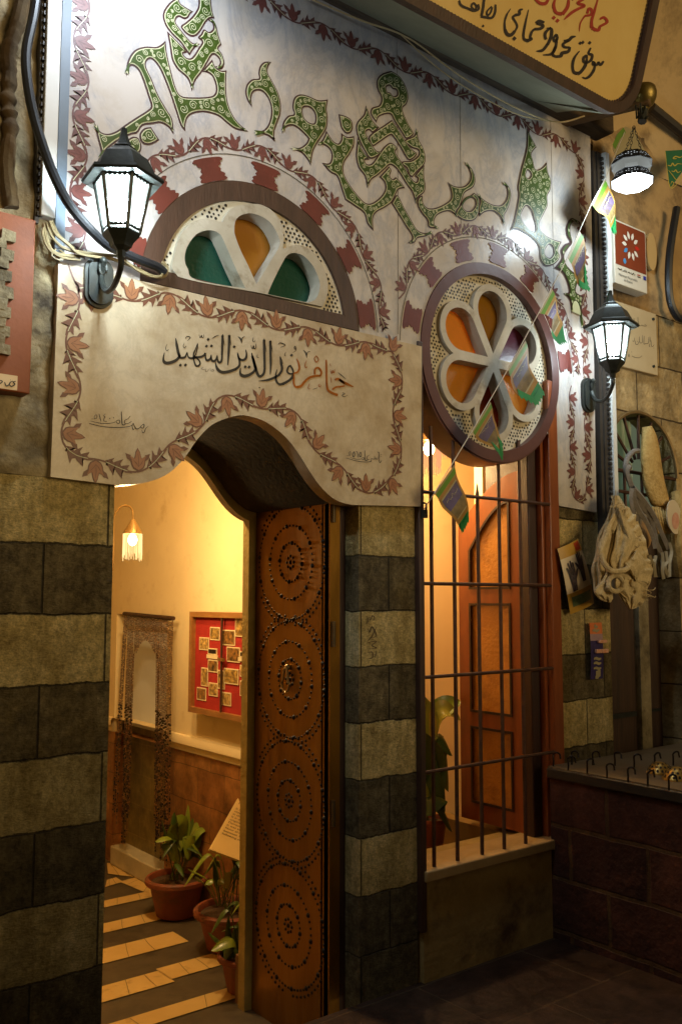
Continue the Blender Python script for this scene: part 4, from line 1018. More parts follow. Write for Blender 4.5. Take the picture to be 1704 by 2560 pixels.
# ---- open casement
cs = thing('window_casement', 'open orange varnished casement with an arched textured pane behind the bars', 'window', (.82, .34, WZ0))
CXP = .82; fc = sideX(CXP)
y0, y1 = .128, .552; zb0 = WZ0+.006
toparc = [(y0+.0, 2.0)]
def arctop(o, zt, zs):                         # arched top rising to the jamb
    return [(y1-o-(y1-y0-2*o)*t, zs+(zt-zs)*math.sin(t*pi/2)) for t in [i/10 for i in range(11)]]
outer = [(y0, zb0), (y1, zb0)] + arctop(0, 2.18, 1.93)
pan1 = [(y0+.07, 1.60), (y1-.075, 1.60)] + [(y1-.075-(y1-y0-.145)*t, 1.80+.24*math.sin(t*pi/2)) for t in [i/10 for i in range(11)]]
pan2 = [(y0+.07, .98), (y1-.075, .98), (y1-.075, 1.53), (y0+.07, 1.53)]
pan3 = [(y0+.07, .53), (y1-.075, .53), (y1-.075, .91), (y0+.07, .91)]
MB().flat([outer, pan1, pan2, pan3], fc, 0, .035).build('frame', m_owood, cs, bevel=.004)
mb = MB()
for p in (pan1, pan2, pan3): mb.flat([p, inset(p, .012)], fc, -.006, .0)
mb.build('bead', m_bwood, cs)
m_tex = M('textured_amber_glass', lin((176, 114, 42)), lin((200, 138, 58)), 12, .32, bump=.8, bscale=60, c3=lin((146, 92, 38)), c3t=.6, c3scale=7, coat=.4)
for p in (pan1, pan2, pan3): MB().flat([inset(p, -.004)], fc, .014, .02).build('pane', m_tex, cs)

# ---- bead curtain
bc = thing('bead_curtain', 'brown bead curtain parted into an arch on a dark rod inside the doorway', 'curtain', (VX-.07, 2.0, 0))
cxp = VX-.065
ra, rb = S(311, 1534, cxp), S(434, 1546, cxp)
MB().tube([tuple(ra), tuple(rb)], .013, 10).build('rod', m_bwood, bc)
m_bd = [M('bead_dark', lin((62, 38, 22)), lin((84, 52, 30)), 60, .35), M('bead_gold', lin((122, 84, 40)), lin((150, 108, 56)), 60, .3), M('bead_black', lin((26, 18, 14)), rough=.3)]
NS = 44
for i in range(NS):
    u = (i+.5)/NS; top = ra.lerp(rb, u); rnd = random.Random(i)
    uu = abs(u-.47)
    if uu < .25:                                # centre strands are tied aside: short arch
        zend = wz(1.20+.12*math.cos(uu/.25*pi/2))
        L = [(top.x, top.y, top.z), (top.x, top.y+(.0), (top.z+zend)/2), (top.x, top.y+(u-.47)*-.02, zend)]
        if uu > .19: L = [(top.x, top.y, top.z), (top.x, top.y, zend+.05), (top.x, top.y+(-.02 if u > .47 else .03)*.8, zend-.08), (top.x, top.y+(-.03 if u > .47 else .04), wz(.35)+rnd.uniform(-.08, .1))]
    else:
        dyb = (.10 if u < .08 else (.03 if u < .24 else -.0))
        L = [(top.x, top.y, top.z), (top.x-.004, top.y+dyb*.45, wz(.95)), (top.x-.002, top.y+dyb+rnd.uniform(-.012, .012), wz(.22)+rnd.uniform(-.06, .14))]
    c = sm3(L, 10); LL_ = [0]
    for a, b in zip(c, c[1:]): LL_.append(LL_[-1]+(b-a).length)
    mb = MB(); s = 0; j = 0
    while s < LL_[-1]:
        q = next(k for k in range(len(LL_)-1) if LL_[k+1] >= s); p = c[q].lerp(c[q+1], (s-LL_[q])/max(1e-6, LL_[q+1]-LL_[q]))
        big = (p.z < wz(.95) and rnd.random() < .16); r = .0066 if big else rnd.choice((.0028, .0033, .0038))
        mb.ball(tuple(p), r, 5, 4, 2 if big else (0 if rnd.random() < (.86 if p.z > wz(.7) else .7) else 1), (1, 1, 1.2))
        s += r*2.1+(.004 if rnd.random() < .1 else 0)
    mb.build('bead_strand', m_bd, bc)

# ---- notice board
nbx = VX-.085
nbd = thing('notice_board', 'glazed red notice board in a brown wooden case covered in small photographs', 'notice board', (VX, 1.5, 1.2))
A, B = S(474, 1529, nbx), S(474, 1780, nbx)
ya, yb_ = A.y, wy(.58); z1, z0 = A.z, B.z
frm = [(yb_, z0), (ya, z0), (ya, z1), (yb_, z1)]
frm_i = [(yb_+.03, z0+.03), (ya-.03, z0+.03), (ya-.03, z1-.03), (yb_+.03, z1-.03)]
MB().flat([frm, frm_i], sideX(nbx), 0, .08).build('case_frame', M('case_wood', lin((126, 84, 40)), lin((160, 112, 60)), 8, .4, stretch=(4, 1, 4)), nbd, bevel=.006)
MB().flat([frm_i], sideX(nbx), .026, .075).build('red_backing', M('red_felt', lin((150, 28, 18)), lin((170, 38, 26)), 20, .85), nbd)
sp = S(559, 1600, nbx+.02)
MB().box(nbx+.004, nbx+.012, sp.y-.006, sp.y+.006, z0+.03, z1-.03).build('sliding_pane_edge', m_dwood, nbd)
lk_ = S(552, 1649, nbx); MB().box(nbx-.006, nbx+.01, lk_.y-.03, lk_.y+.025, lk_.z-.008, lk_.z+.008).build('lock', M('lock_brass', lin((160, 130, 80)), rough=.35, metal=.8), nbd)
m_pw = M('photo_border', lin((226, 206, 160)), rough=.5)
def photo_mat(i):
    r = random.Random(i)
    a, b = ((lin((60, 40, 22)), lin((210, 170, 90))), (lin((90, 60, 30)), lin((230, 190, 110))), (lin((40, 26, 18)), lin((170, 120, 60))))[i % 3]
    return M('photo_print_%s' % 'abc'[i % 3], a, b, 34, .3, contrast=.14, c3=lin((110, 84, 44)), c3t=.55, c3scale=60)
m_pblk = M('photo_print_dark', lin((20, 12, 12)), lin((60, 22, 22)), 60, .3, mid=.6, contrast=.06)
PH = [(1028, 350, 1124, 488), (920, 452, 1014, 588), (1008, 676, 1104, 812), (940, 756, 1004, 952), (1016, 906, 1104, 1054), (898, 954, 986, 1096), (1106, 782, 1174, 980), (1136, 1000, 1238, 1150), (1156, 378, 1278, 542), (1284, 240, 1370, 452), (1374, 348, 1470, 588), (1200, 548, 1328, 712), (1172, 762, 1314, 936), (1332, 732, 1480, 868), (1332, 888, 1480, 1066), (1012, 562, 1098, 634), (1330, 594, 1460, 666)]
kk = 390/1568
for i, (x0, y0_, x1, y1_) in enumerate(PH):
    p, q = S(270+x0*kk, 1480+y0_*kk, nbx+.024), S(270+x1*kk, 1480+y1_*kk, nbx+.024)
    mb = MB(); mb.box(nbx+.0228-.0002*i, nbx+.0258, q.y, p.y, q.z, p.z, 0)
    e = .006; mb.add([(nbx+.0222-.0002*i, y, z) for y, z in ((p.y-e, p.z-e), (q.y+e, p.z-e), (q.y+e, q.z+e), (p.y-e, q.z+e))], [(0, 1, 2, 3)], 1)
    if i >= 15:
        mb.box(nbx+.0220-.0002*i, nbx+.0258, q.y-.01, p.y+.015, q.z-.022, q.z-.001, 0)
    mb.build('photograph', [m_pw, m_pblk if i >= 15 else photo_mat(i)], nbd, smooth=False)

# ---- information panel on a slanted stand
q = [F(597, 1993, 1.50), F(660, 2008, 1.4), F(640, 2166, 1.1), F(524, 2123, 1.24)]
ip = thing('information_panel', 'slanted cream information panel with rows of printed text beside the potted plants', 'sign', (q[3].x, q[3].y, ZF))
P0, UX, VY_ = q[3], (q[2]-q[3]), (q[0]-q[3])
UX = Vector((S(640, 2166, VX-.06)-q[3]))
nrm = UX.cross(VY_).normalized()
if nrm.z < 0: nrm = -nrm
fp = lambda u, v, d: tuple(P0+UX*u+VY_*v+nrm*d)
MB().flat([[(0, 0), (1.05, 0), (1.05, 1), (0, 1)]], fp, 0, -.014).build('board', M('printed_cream_board', lin((222, 190, 120)), lin((234, 204, 138)), 6, .5), ip)
MB().tube([tuple(P0+UX*.5+VY_*.4-nrm*.015), tuple(P0+UX*.6+VY_*.3-Vector((0, 0, P0.z-ZF)))], .012, 8).build('post', m_iron, ip)
def text_mesh(s, size, fm_t, mat_, parent, name='lettering', d=.002, lines=1.0, align='LEFT', mb_only=None, font_w=1.0):
    cu = bpy.data.curves.new('txt', 'FONT'); cu.body = s; cu.size = size; cu.align_x = align; cu.space_line = lines; cu.resolution_u = 2
    ob = bpy.data.objects.new('txt', cu); sc.collection.objects.link(ob)
    bpy.context.view_layer.update()
    me = bpy.data.meshes.new_from_object(ob.evaluated_get(bpy.context.evaluated_depsgraph_get()))
    vs = [fm_t(v.co.x, v.co.y, d) for v in me.vertices]; fs = [tuple(p.vertices) for p in me.polygons]
    bpy.data.objects.remove(ob); bpy.data.curves.remove(cu)
    mb = mb_only or MB(); mb.add(vs, fs)
    bpy.data.meshes.remove(me)
    return mb if mb_only else mb.build(name, mat_, parent, smooth=False)
ut = 1/UX.length; vt = 1/VY_.length
TXT = "NOUR A-DIN AL\n         BATH\nIt is considered one of the\noldest public baths still open\nin the old city of Damascus.\nIt is unique in following the\noriginal & functional style of\nDamascus.\nIt was established by Sultan\nNour al-din al-shahid\nbetween 1154-1168 and\nfollowing several periods"
m_ptxt = M('print_brown', lin((70, 48, 22)), rough=.5)
text_mesh(TXT, .0215, lambda u, v, d: fp(.06+u*ut*1.15, .88+v*vt, d), m_ptxt, ip, lines=1.12)
mb = MB()
for k in range(7):
    for j in range(3):
        r = random.Random(k*7+j); u0 = .62+j*.12; v0 = .42-k*.055
        mb.ribbon([(u0+i*.018, v0+r.uniform(-.014, .014)) for i in range(6)], .008, fp, .0022)
mb.build('handwriting', m_ptxt, ip, smooth=False)

# ---- potted plants
m_pot = M('terracotta_plastic', lin((118, 58, 32)), lin((146, 76, 44)), 6, .6, bump=.15, c3=lin((96, 70, 48)), c3t=.6, c3scale=7)
m_soil = M('soil', lin((60, 42, 26)), lin((92, 68, 42)), 50, .95, bump=.8, bscale=120)
m_lf = M('leaf_green', lin((92, 112, 24)), lin((134, 146, 44)), 7, .38, coat=.2)
m_lf2 = M('leaf_dark_green', lin((46, 66, 20)), lin((74, 94, 32)), 7, .4)
m_lf3 = M('leaf_yellow_green', lin((120, 118, 36)), lin((150, 140, 54)), 7, .4)
def leaf(mb, base, tip, bend, w, mat=0, stem=.35, roll=None):
    w = w*1.28
    base, tip, bend = Vector(base), Vector(tip), Vector(bend); c = sm3([base, bend, tip], 9)
    n = len(c); i0 = int(n*stem)
    mb.tube(c[:i0+1], .0028, 5, mat)
    ln = len(c)-i0; vs = []; fs = []
    side0 = roll if roll else ((tip-base).cross(Vector((0, 0, 1)))); side0 = Vector(side0); side0 = side0.normalized() if side0.length > 1e-4 else Vector((1, 0, 0))
    for j in range(ln):
        t = j/(ln-1); p = c[i0+j]; a = c[max(i0, i0+j-1)]; b = c[min(n-1, i0+j+1)]; tg = (b-a).normalized()
        sd = (side0-tg*side0.dot(tg)).normalized(); up = tg.cross(sd)
        ww = w*(math.sin(pi*min(1, t**.75))**.85)+.0006
        vs += [p+sd*ww+up*ww*.35, p+sd*ww*.5+up*ww*.1, p, p-sd*ww*.5+up*ww*.1, p-sd*ww+up*ww*.35]
    for j in range(ln-1):
        for k in range(4): fs.append((j*5+k, j*5+k+1, j*5+k+6, j*5+k+5))
    mb.add(vs, fs, mat)
def pot(label, c, r, h, leaves, group='potted plants along the entrance wall'):
    t = thing('potted_plant', label, 'plant', c, group)
    MB().lathe([(r*.60, 0), (r*.64, .004), (r*.86, h*.80), (r*.88, h*.82), (r*.98, h*.83), (r*1.02, h*.87), (r*1.02, h*.96), (r*.98, h), (r*.90, h), (r*.86, h*.94), (r*.84, h*.86)], 32, 0, c).build('pot', m_pot, t)
    MB().lathe([(r*.86, h*.86), (r*.5, h*.885), (0, h*.88)], 20, 0, c).build('soil', m_soil, t)
    mb = MB()
    for lf in leaves: leaf(mb, *lf)
    rnd = random.Random(len(label)); top = c[2]+h*.88
    for _ in range(9 if group else 4):
        an = rnd.uniform(0, 2*pi); ln = rnd.uniform(.5, 1.25)*r; hh2 = rnd.uniform(.10, .30); bx = (c[0]+rnd.uniform(-.03, .03), c[1]+rnd.uniform(-.03, .03), top)
        tip = (bx[0]+ln*math.cos(an), bx[1]+ln*math.sin(an), top+hh2*rnd.uniform(.5, 1)); bd = (bx[0]+.4*ln*math.cos(an), bx[1]+.4*ln*math.sin(an), top+hh2*1.05)
        leaf(mb, bx, tip, bd, rnd.uniform(.010, .020), rnd.choice((0, 1, 1)), .4)
    mb.build('foliage', [m_lf, m_lf2, m_lf3], t)
    return t
# first pot on the floor by the niche
def on_depth(px, py, y): return F(px, py, y)
b1 = G(445, 2302, ZF+.012); yp = b1.y+.10
ce = F(443, 2190, yp); rL = F(372, 2190, yp); r1 = abs(ce.x-rL.x)*1.0; h1 = max(.2, ce.z-ZF-.012)
c1 = (ce.x, yp, ZF+.012)
T = lambda px, py, dy=0: tuple(F(px, py, yp+dy))
L1 = [(T(452, 2180), T(514, 1993, .04), T(478, 2110, .02), .042, 0, .25), (T(446, 2185), T(430, 2060, -.03), T(440, 2130, -.01), .040, 0, .3), (T(440, 2185), T(388, 2105, -.06), T(425, 2095, -.04), .030, 0, .35),
      (T(444, 2185), T(425, 2080, -.05), T(455, 2070, -.05), .045, 0, .3, (1, 0, .3)), (T(456, 2185), T(548, 2060, -.02), T(490, 2080, -.02), .032, 0, .3), (T(450, 2180), T(500, 2120, .06), T(470, 2100, .05), .03, 1, .3),
      (T(446, 2185), T(458, 2120, .06), T(450, 2080, .05), .03, 1, .3), (T(440, 2190), T(436, 2030, .05), T(436, 2110, .03), .022, 1, .3), (T(455, 2185), T(470, 2150, -.07), T(475, 2090, -.05), .03, 0, .4), (T(436, 2190), T(417, 2135, -.08), T(415, 2110, -.05), .02, 1, .5), (T(452, 2185), T(486, 2040, .08), T(470, 2120, .06), .034, 1, .3), (T(448, 2185), T(405, 2050, .03), T(425, 2110, .02), .028, 1, .35), (T(458, 2185), T(535, 2105, .03), T(495, 2095, .02), .024, 0, .4), (T(444, 2180), T(470, 2010, .0), T(455, 2110, 0), .034, 0, .3)]
pot('terracotta pot with broad green leaves, farthest inside and nearest the bead curtain', c1, r1, h1, L1)
yq = G(570, 2392, ZF+.012).y+.10
ce2 = F(578, 2268, yq); rL2 = F(497, 2268, yq); r2 = abs(ce2.x-rL2.x); h2 = ce2.z-ZF-.012
T2 = lambda px, py, dy=0: tuple(F(px, py, yq+dy))
L2 = [(T2(545, 2265), T2(470, 2172, -.02), T2(520, 2200, 0), .018, 0, .5), (T2(545, 2265), T2(490, 2190, -.05), T2(515, 2215, -.03), .018, 0, .6), (T2(550, 2265), T2(556, 2195, 0), T2(545, 2210, 0), .028, 2, .45), (T2(550, 2262), T2(570, 2225, -.05), T2(575, 2180, -.03), .026, 2, .5), (T2(548, 2262), T2(515, 2212, -.06), T2(535, 2200, -.05), .016, 0, .6),
      (T2(555, 2265), T2(618, 2140, .02), T2(580, 2180, .02), .018, 1, .3), (T2(552, 2265), T2(538, 2140, .03), T2(545, 2200, .02), .022, 1, .3), (T2(560, 2265), T2(600, 2200, -.06), T2(590, 2215, -.04), .012, 0, .5), (T2(556, 2265), T2(612, 2215, -.02), T2(590, 2195, -.02), .016, 1, .5)]
pot('terracotta pot with a thin leggy plant, middle of the three below the information panel', (ce2.x, yq, ZF+.012), r2, h2, L2)
yr = .83
ce3 = F(612, 2455, yr); rL3 = F(553, 2455, yr); r3 = abs(ce3.x-rL3.x); h3 = max(.16, ce3.z-ZF-.012)
yr_c = yr
T3 = lambda px, py, dy=0: tuple(F(px, py, yr+dy))
L3 = [(T3(598, 2450), T3(572, 2290, .05), T3(580, 2380, .03), .028, 1, .25), (T3(600, 2450), T3(600, 2300, .06), T3(592, 2380, .04), .03, 0, .25), (T3(600, 2450), T3(528, 2378, -.02), T3(585, 2350, -.02), .03, 0, .35, (.2, 1, .3)), (T3(600, 2450), T3(520, 2330, .08), T3(565, 2370, .06), .026, 1, .3), (T3(600, 2450), T3(615, 2290, .02), T3(610, 2370, .02), .03, 1, .3), (T3(596, 2450), T3(560, 2400, .0), T3(575, 2360, .02), .03, 1, .4)]
pot('terracotta pot with dark strap leaves, nearest the street and half hidden by the door edge', (ce3.x, yr, ZF+.012), r3, h3, L3)
ps = F(606, 2390, .72); st_ = MB().box(ps.x-.012, ps.x+.03, .722, .76, ZF, ps.z).build('wooden_stop', M('stop_wood', lin((110, 76, 40)), lin((146, 106, 62)), 8, .6, stretch=(6, 6, 1)), bevel=.003); tag(st_, 'short upright wooden stop post beside the open door edge', 'post')
# plant behind the window bars
pc = (.40, .62, .29)
Tw = lambda px, py, y: tuple(F(px, py, y))
Lw = [(Tw(1075, 2040, .6), Tw(1150, 1752, .55), Tw(1090, 1800, .58), .046, 0, .3, (.3, .6, 1)), (Tw(1075, 2040, .6), Tw(1060, 1740, .6), Tw(1080, 1800, .6), .05, 0, .3), (Tw(1075, 2040, .6), Tw(1150, 1800, .52), Tw(1095, 1790, .55), .04, 2, .3, (.2, .7, 1)), (Tw(1078, 2040, .6), Tw(1130, 1890, .5), Tw(1090, 1840, .55), .05, 1, .35), (Tw(1078, 2040, .6), Tw(1120, 1980, .5), Tw(1100, 1870, .52), .05, 1, .3), (Tw(1080, 2050, .58), Tw(1130, 2080, .5), Tw(1095, 2000, .52), .05, 1, .2), (Tw(1075, 2040, .6), Tw(1060, 1830, .5), Tw(1070, 1900, .55), .07, 1, .3), (Tw(1080, 2050, .58), Tw(1065, 2040, .45), Tw(1085, 1990, .48), .05, 1, .2), (Tw(1078, 2040, .6), Tw(1110, 2040, .5), Tw(1085, 1930, .5), .045, 1, .3)]
pot('broad leaved plant in a dark pot behind the left window bars', (F(1078, 2060, .62).x, .62, .29), .085, .16, Lw, group=None)

# ================================================================ street lamps on the front
COOL = (.72, .90, 1)
m_pane = emit('frosted_lit_pane', (.82, 1, .97, 1), 6.5, .80)
m_bulbc = emit('cool_bulb', (.86, .96, 1, 1), 60)
def lantern(label, c, plate, energy, s=1.0, rot=.3):
    t = thing('wall_lantern', label, 'lantern', c, 'six sided wall lanterns on the bathhouse front')
    cx, cy, cz = c; hexa = lambda r, z, k: (cx+r*s*math.cos(rot+k*pi/3), cy+r*s*math.sin(rot+k*pi/3), cz+z*s)
    MB().lathe([(x*s, z*s) for x, z in ((.128, .055), (.134, .062), (.130, .072), (.105, .082), (.098, .100), (.078, .138), (.058, .152), (.052, .160), (.034, .168), (.040, .172), (.026, .182), (.016, .205), (.011, .225), (.010, .240), (.0, .244))], 6, 0, c, rot).build('roof', m_iron, t, sharp=25)
    sk = MB(); sk2 = MB()
    for k in range(6):                          # scalloped skirts under the eaves and over the base
        a, b = Vector(hexa(.092, .06, k)), Vector(hexa(.092, .06, k+1))
        n = 6
        for i in range(n):
            for zz, rr, dz in ((.058, None, -.016),):
                p = a.lerp(b, i/n); q = a.lerp(b, (i+1)/n); mdl = a.lerp(b, (i+.5)/n)
                sk.add([p, q, q+Vector((0, 0, dz*.6*s)), mdl+Vector((0, 0, dz*s)), p+Vector((0, 0, dz*.6*s))], [(0, 1, 2, 3, 4)])
        a, b = Vector(hexa(.0585, -.105, k)), Vector(hexa(.0585, -.105, k+1))
        for i in range(4):
            p = a.lerp(b, i/4); q = a.lerp(b, (i+1)/4); mdl = a.lerp(b, (i+.5)/4)
            sk2.add([p, q, q+Vector((0, 0, .008*s)), mdl+Vector((0, 0, .016*s)), p+Vector((0, 0, .008*s))], [(0, 1, 2, 3, 4)])
    sk.build('eaves_trim', m_iron, t); sk2.build('base_trim', m_iron, t)
    fr = MB()
    for k in range(6): fr.tube([hexa(.090, .058, k), hexa(.057, -.112, k)], .0062*s, 6)
    fr.build('frame', m_iron, t)
    for k in range(6):
        p = [hexa(.088, .056, k), hexa(.088, .056, k+1), hexa(.0555, -.11, k+1), hexa(.0555, -.11, k)]
        MB().add(p, [(0, 1, 2, 3)]).build('glass_pane', m_pane, t, smooth=False)
    MB().lathe([(x*s, z*s) for x, z in ((.058, -.108), (.062, -.114), (.058, -.124), (.040, -.142), (.034, -.158), (.016, -.170), (.014, -.190))], 6, 0, c, rot).build('base', m_iron, t, sharp=25)
    MB().lathe([(.012*s, -.11*s), (.014*s, -.07*s), (.022*s, -.05*s), (.022*s, -.005), (.014*s, .01*s), (0, .014*s)], 14, 0, c).build('bulb', m_bulbc, t)
    px, py, pz = plate
    A = Vector((cx, cy, cz-.185*s)); Bp = Vector((px, py-.02, pz))
    arm = MB().tube(sm3([A, A+Vector((0, 0, -.04)), A*.55+Bp*.45+Vector((0, -.02, -.075*s)), A*.2+Bp*.8+Vector((0, -.015, -.06*s)), Bp+Vector((0, -.01, 0)), Bp+Vector((.0, -.02, .05*s))], 6), [.010*s]*31, 8)
    arm.ball(tuple(Bp+Vector((0, -.02, .058*s))), .014*s, 10, 6)
    arm.tube([(px+.015*math.cos(a)*s*(1-i/30), py-.035, pz+.03*s+.028*s*math.sin(a)*(1-i/30)) for i, a in enumerate([2*pi*k/16 for k in range(22)])], .005*s, 6)
    arm.build('arm', m_iron, t)
    P = []
    for i in range(28):
        a = 2*pi*i/28; P.append((px+.052*s*math.cos(a)*(1.0), pz-.01*s+(.04*s if math.sin(a) > 0 else -.04*s)+.05*s*math.sin(a)))
    MB().flat([P], fac, py-.014, py).flat([inset(ccw(P), .010)], fac, py-.024, py-.012).build('wall_plate', m_iron, t, bevel=.003)
    point('lantern_light', (cx, cy, cz-.02), energy, COOL, .036, t)
    return t
cl = F(306, 500, -.27); pl_ = F(238, 700, -.012)
lantern('black six sided lantern lit cool white over the left end of the lintel slab', tuple(cl), (pl_.x+.01, -.012, pl_.z), 40, .96, .42)
cr_ = F(1527, 848, -.25); pr_ = F(1468, 985, 0)
lantern('black six sided lantern lit cool white to the right of the round window', tuple(cr_), (1.20, 0, F(1470, 985).z), 26, 1.0, .25)
# hanging pierced lamp
hc = F(1578, 432, -.34)
hl = thing('hanging_lamp', 'eight sided pierced metal lamp hung on chains from the brass bowl at the bracket end', 'lamp', tuple(hc))
m_mirror = M('cut_glass_band', lin((150, 150, 130)), lin((220, 220, 200)), 60, .2, metal=.8, bump=1, bscale=110)
mb = MB(); rt = .2
for z0, z1, ra_, rb2 in ((.086, .038, .074, .103), (-.002, -.048, .078, .105)):
    mb.lathe([(ra_, z0), (rb2, z1)], 8, 0, tuple(hc), rt, cap=False)
mb.lathe([(.0, .092), (.074, .086)], 8, 0, tuple(hc), rt, cap=False)
mb.lathe([(.010, .116), (.018, .108), (.034, .088)], 10, 0, tuple(hc))
mb.build('pierced_band', M('blackened_brass', lin((10, 10, 12)), lin((20, 20, 22)), 30, .6, metal=.2), hl, sharp=20)
mb = MB()
mb.lathe([(.099, .037), (.084, -.003)], 8, 0, tuple(hc), rt, cap=False)
mb.build('cut_glass', emit('lit_cut_glass', (.92, .95, .84, 1), .28, .45), hl, sharp=20)
mb = MB(); mb.lathe([(.102, -.049), (.078, -.072), (.05, -.082), (0, -.086)], 8, 0, tuple(hc), rt, cap=False)
mb.build('lit_bowl', emit('lit_glass_bowl', (.84, .95, 1, 1), 9, .3), hl, sharp=20)
mb = MB()
for zc, r0 in ((.062, .0885), (-.025, .0915)):
    for k in range(8):
        a = rt+(k+.5)*pi/4; ca, sa = math.cos(a), math.sin(a); ap = r0*math.cos(pi/8)+.002
        for u, v in ((0, .009), (0, -.009), (.014, 0), (-.014, 0), (.014, .010), (-.014, .010), (.026, 0), (-.026, 0)):
            cx, cy, cz = hc.x+ca*ap-sa*u, hc.y+sa*ap+ca*u, hc.z+zc+v
            cx -= ca*v*.60; cy -= sa*v*.60
            mb.add([(cx-sa*.004, cy+ca*.004, cz), (cx-ca*.002, cy-sa*.002, cz+.0022), (cx+sa*.004, cy-ca*.004, cz), (cx+ca*.002, cy+sa*.002, cz-.0022)], [(0, 1, 2, 3)])
mb.build('piercing', emit('lit_piercing', (.9, .97, 1, 1), .8), hl, smooth=False)
MB().ball((hc.x, hc.y, hc.z-.02), .03, 12, 8).build('bulb', m_bulbc, hl)
bw = F(1607, 236, -.36)
mb = MB()
def chain(mb, a, b, n=10):
    a, b = Vector(a), Vector(b)
    for i in range(n):
        c = a.lerp(b, (i+.5)/n); l = (b-a).length/n*.62; d = (b-a).normalized(); s1 = d.orthogonal().normalized(); s1 = s1 if i % 2 else d.cross(s1)
        mb.tube([c+d*l*math.cos(t)+s1*.0048*math.sin(t) for t in [2*pi*k/10 for k in range(10)]], .0014, 5, closed=True)
hook = (hc.x+.03, hc.y, hc.z+.25)
for dx, dy in ((-.055, 0), (.03, -.045), (.04, .045)): chain(mb, hook, (hc.x+dx, hc.y+dy, hc.z+.078))
mb.build('chain', m_iron, hl)
point('lamp_light', (hc.x, hc.y, hc.z-.12), 12, COOL, .05, hl)
# unseen fluorescent batten assumed above the white trunking (read off the bright cool wash at the top left)
ft_ = thing('assumed_fluorescent_lamp', 'assumed unseen upright fluorescent tube lamp above the left end of the marble', 'lamp', (-1.50, -.1, 4.2))
MB().box(-1.53, -1.47, -.56, -.50, 3.62, 4.22).box(-1.52, -1.48, -.5, .02, 4.1, 4.14).build('housing', m_trunk, ft_)
MB().tube([(-1.50, -.585, 3.66), (-1.50, -.585, 4.18)], .014, 10).build('tube', emit('assumed_tube_glow', (.82, .92, 1, 1), 22), ft_)
point('assumed_tube_light', (-1.42, -.50, 3.80), 40, (.74, .86, 1), .10, ft_)

# ---- cable trunking on both edges of the marble
def trunk(label, x0, x1, z0, z1, xs0, xs1, xt0, xt1, mch=None):
    t = thing('cable_trunking', label, 'trunking', ((x0+x1)/2, 0, z0))
    MB().box(x0, x1, -.045, .02, z0, z1).build('white_cover', m_trunk, t, bevel=.003)
    if xs0 is not None: MB().box(xs0, xs1, -.012, .02, z0-.1, z1).build('channel', mch or M('grey_channel', lin((92, 104, 116)), lin((110, 124, 138)), 6, .5), t)
    mb = MB(); mb.box(xt0, xt1, -.02, .02, z0-.02, z1)
    z = z0
    xa = xt1-.010
    while z < z1-.02:
        mb.box(xa, xt1+.008, -.034, -.0195, z, z+.012); z += .026
    mb.build('slotted_tray', m_tray, t)
    return t
zt_ = F(150, 553, -.03).z
trunk('bright white cable trunking beside a slotted tray at the left edge of the marble', F(111, 300, -.045).x, F(147, 300, -.045).x, zt_, 4.05, F(148, 300, -.012).x, F(172, 300, -.012).x, F(96, 300, -.02).x, F(109, 300, -.03).x)
trunk('beige cable trunking beside a slotted tray at the right edge of the marble', 1.352, 1.385, 1.98, 3.92, 1.288, 1.312, 1.312, 1.345, m_tray)
# black hose and wires
HP = parse("95,-40 84,40 66,130 70,210 88,300 120,400 150,470 180,520 225,572 268,612")
def atF(px, py, y): return tuple(F(px, py, y))
ys = [-.10, -.10, -.10, -.10, -.10, -.11, -.12, -.12, -.11, -.09]
pts = [atF(p[0], p[1], y) for p, y in zip(HP, ys)] + [atF(300, 628, -.07), atF(350, 650, -.06), atF(395, 668, -.05), atF(411, 682, -.045)]
hs = MB().tube(sm3(pts, 6), .0155, 10).build('black_hose', m_cable); tag(hs, 'thick black cable curving down the left wall behind the left lantern', 'cable')
WR = [("112,560 118,600 135,630 175,640 250,640 330,665 380,690 412,690 418,668 405,655", .006), ("118,556 130,590 160,620 215,632 290,640 340,652", .005), ("125,552 140,585 172,612 200,635 260,645", .005), ("110,570 108,590 125,625 160,645 200,650", .0045), ("132,556 150,590 185,620", .004), ("300,640 345,676 390,693 415,680", .0045), ("150,625 165,640 148,650 130,638 140,622", .003)]
mb = MB()
for i, (s, r) in enumerate(WR): mb.tube(sm3([atF(p[0], p[1], -.035-.008*(i % 3)) for p in parse(s)], 6), r, 6)
tag(mb.build('wire_bundle', m_wire), 'tangle of dusty beige wires running from the trunking behind the left lantern', 'wires')
# drooping wires under the sign
mb = MB()
mb.tube(sm3([atF(760, -10, -.03), atF(900, 50, -.05), atF(1020, 95, -.06), atF(1150, 190, -.06), atF(1290, 270, -.06), atF(1390, 305, -.08), atF(1460, 290, -.15)], 8), .004, 6)
mb.tube(sm3([atF(1000, 85, -.05), atF(1100, 175, -.04), atF(1200, 240, -.04), atF(1300, 288, -.04), atF(1400, 305, -.06), atF(1455, 292, -.14)], 8), .003, 6)
tag(mb.build('sagging_wire', M('pale_wire', lin((190, 166, 120)), rough=.6)), 'pale sagging wires strung below the yellow shop sign', 'wires')

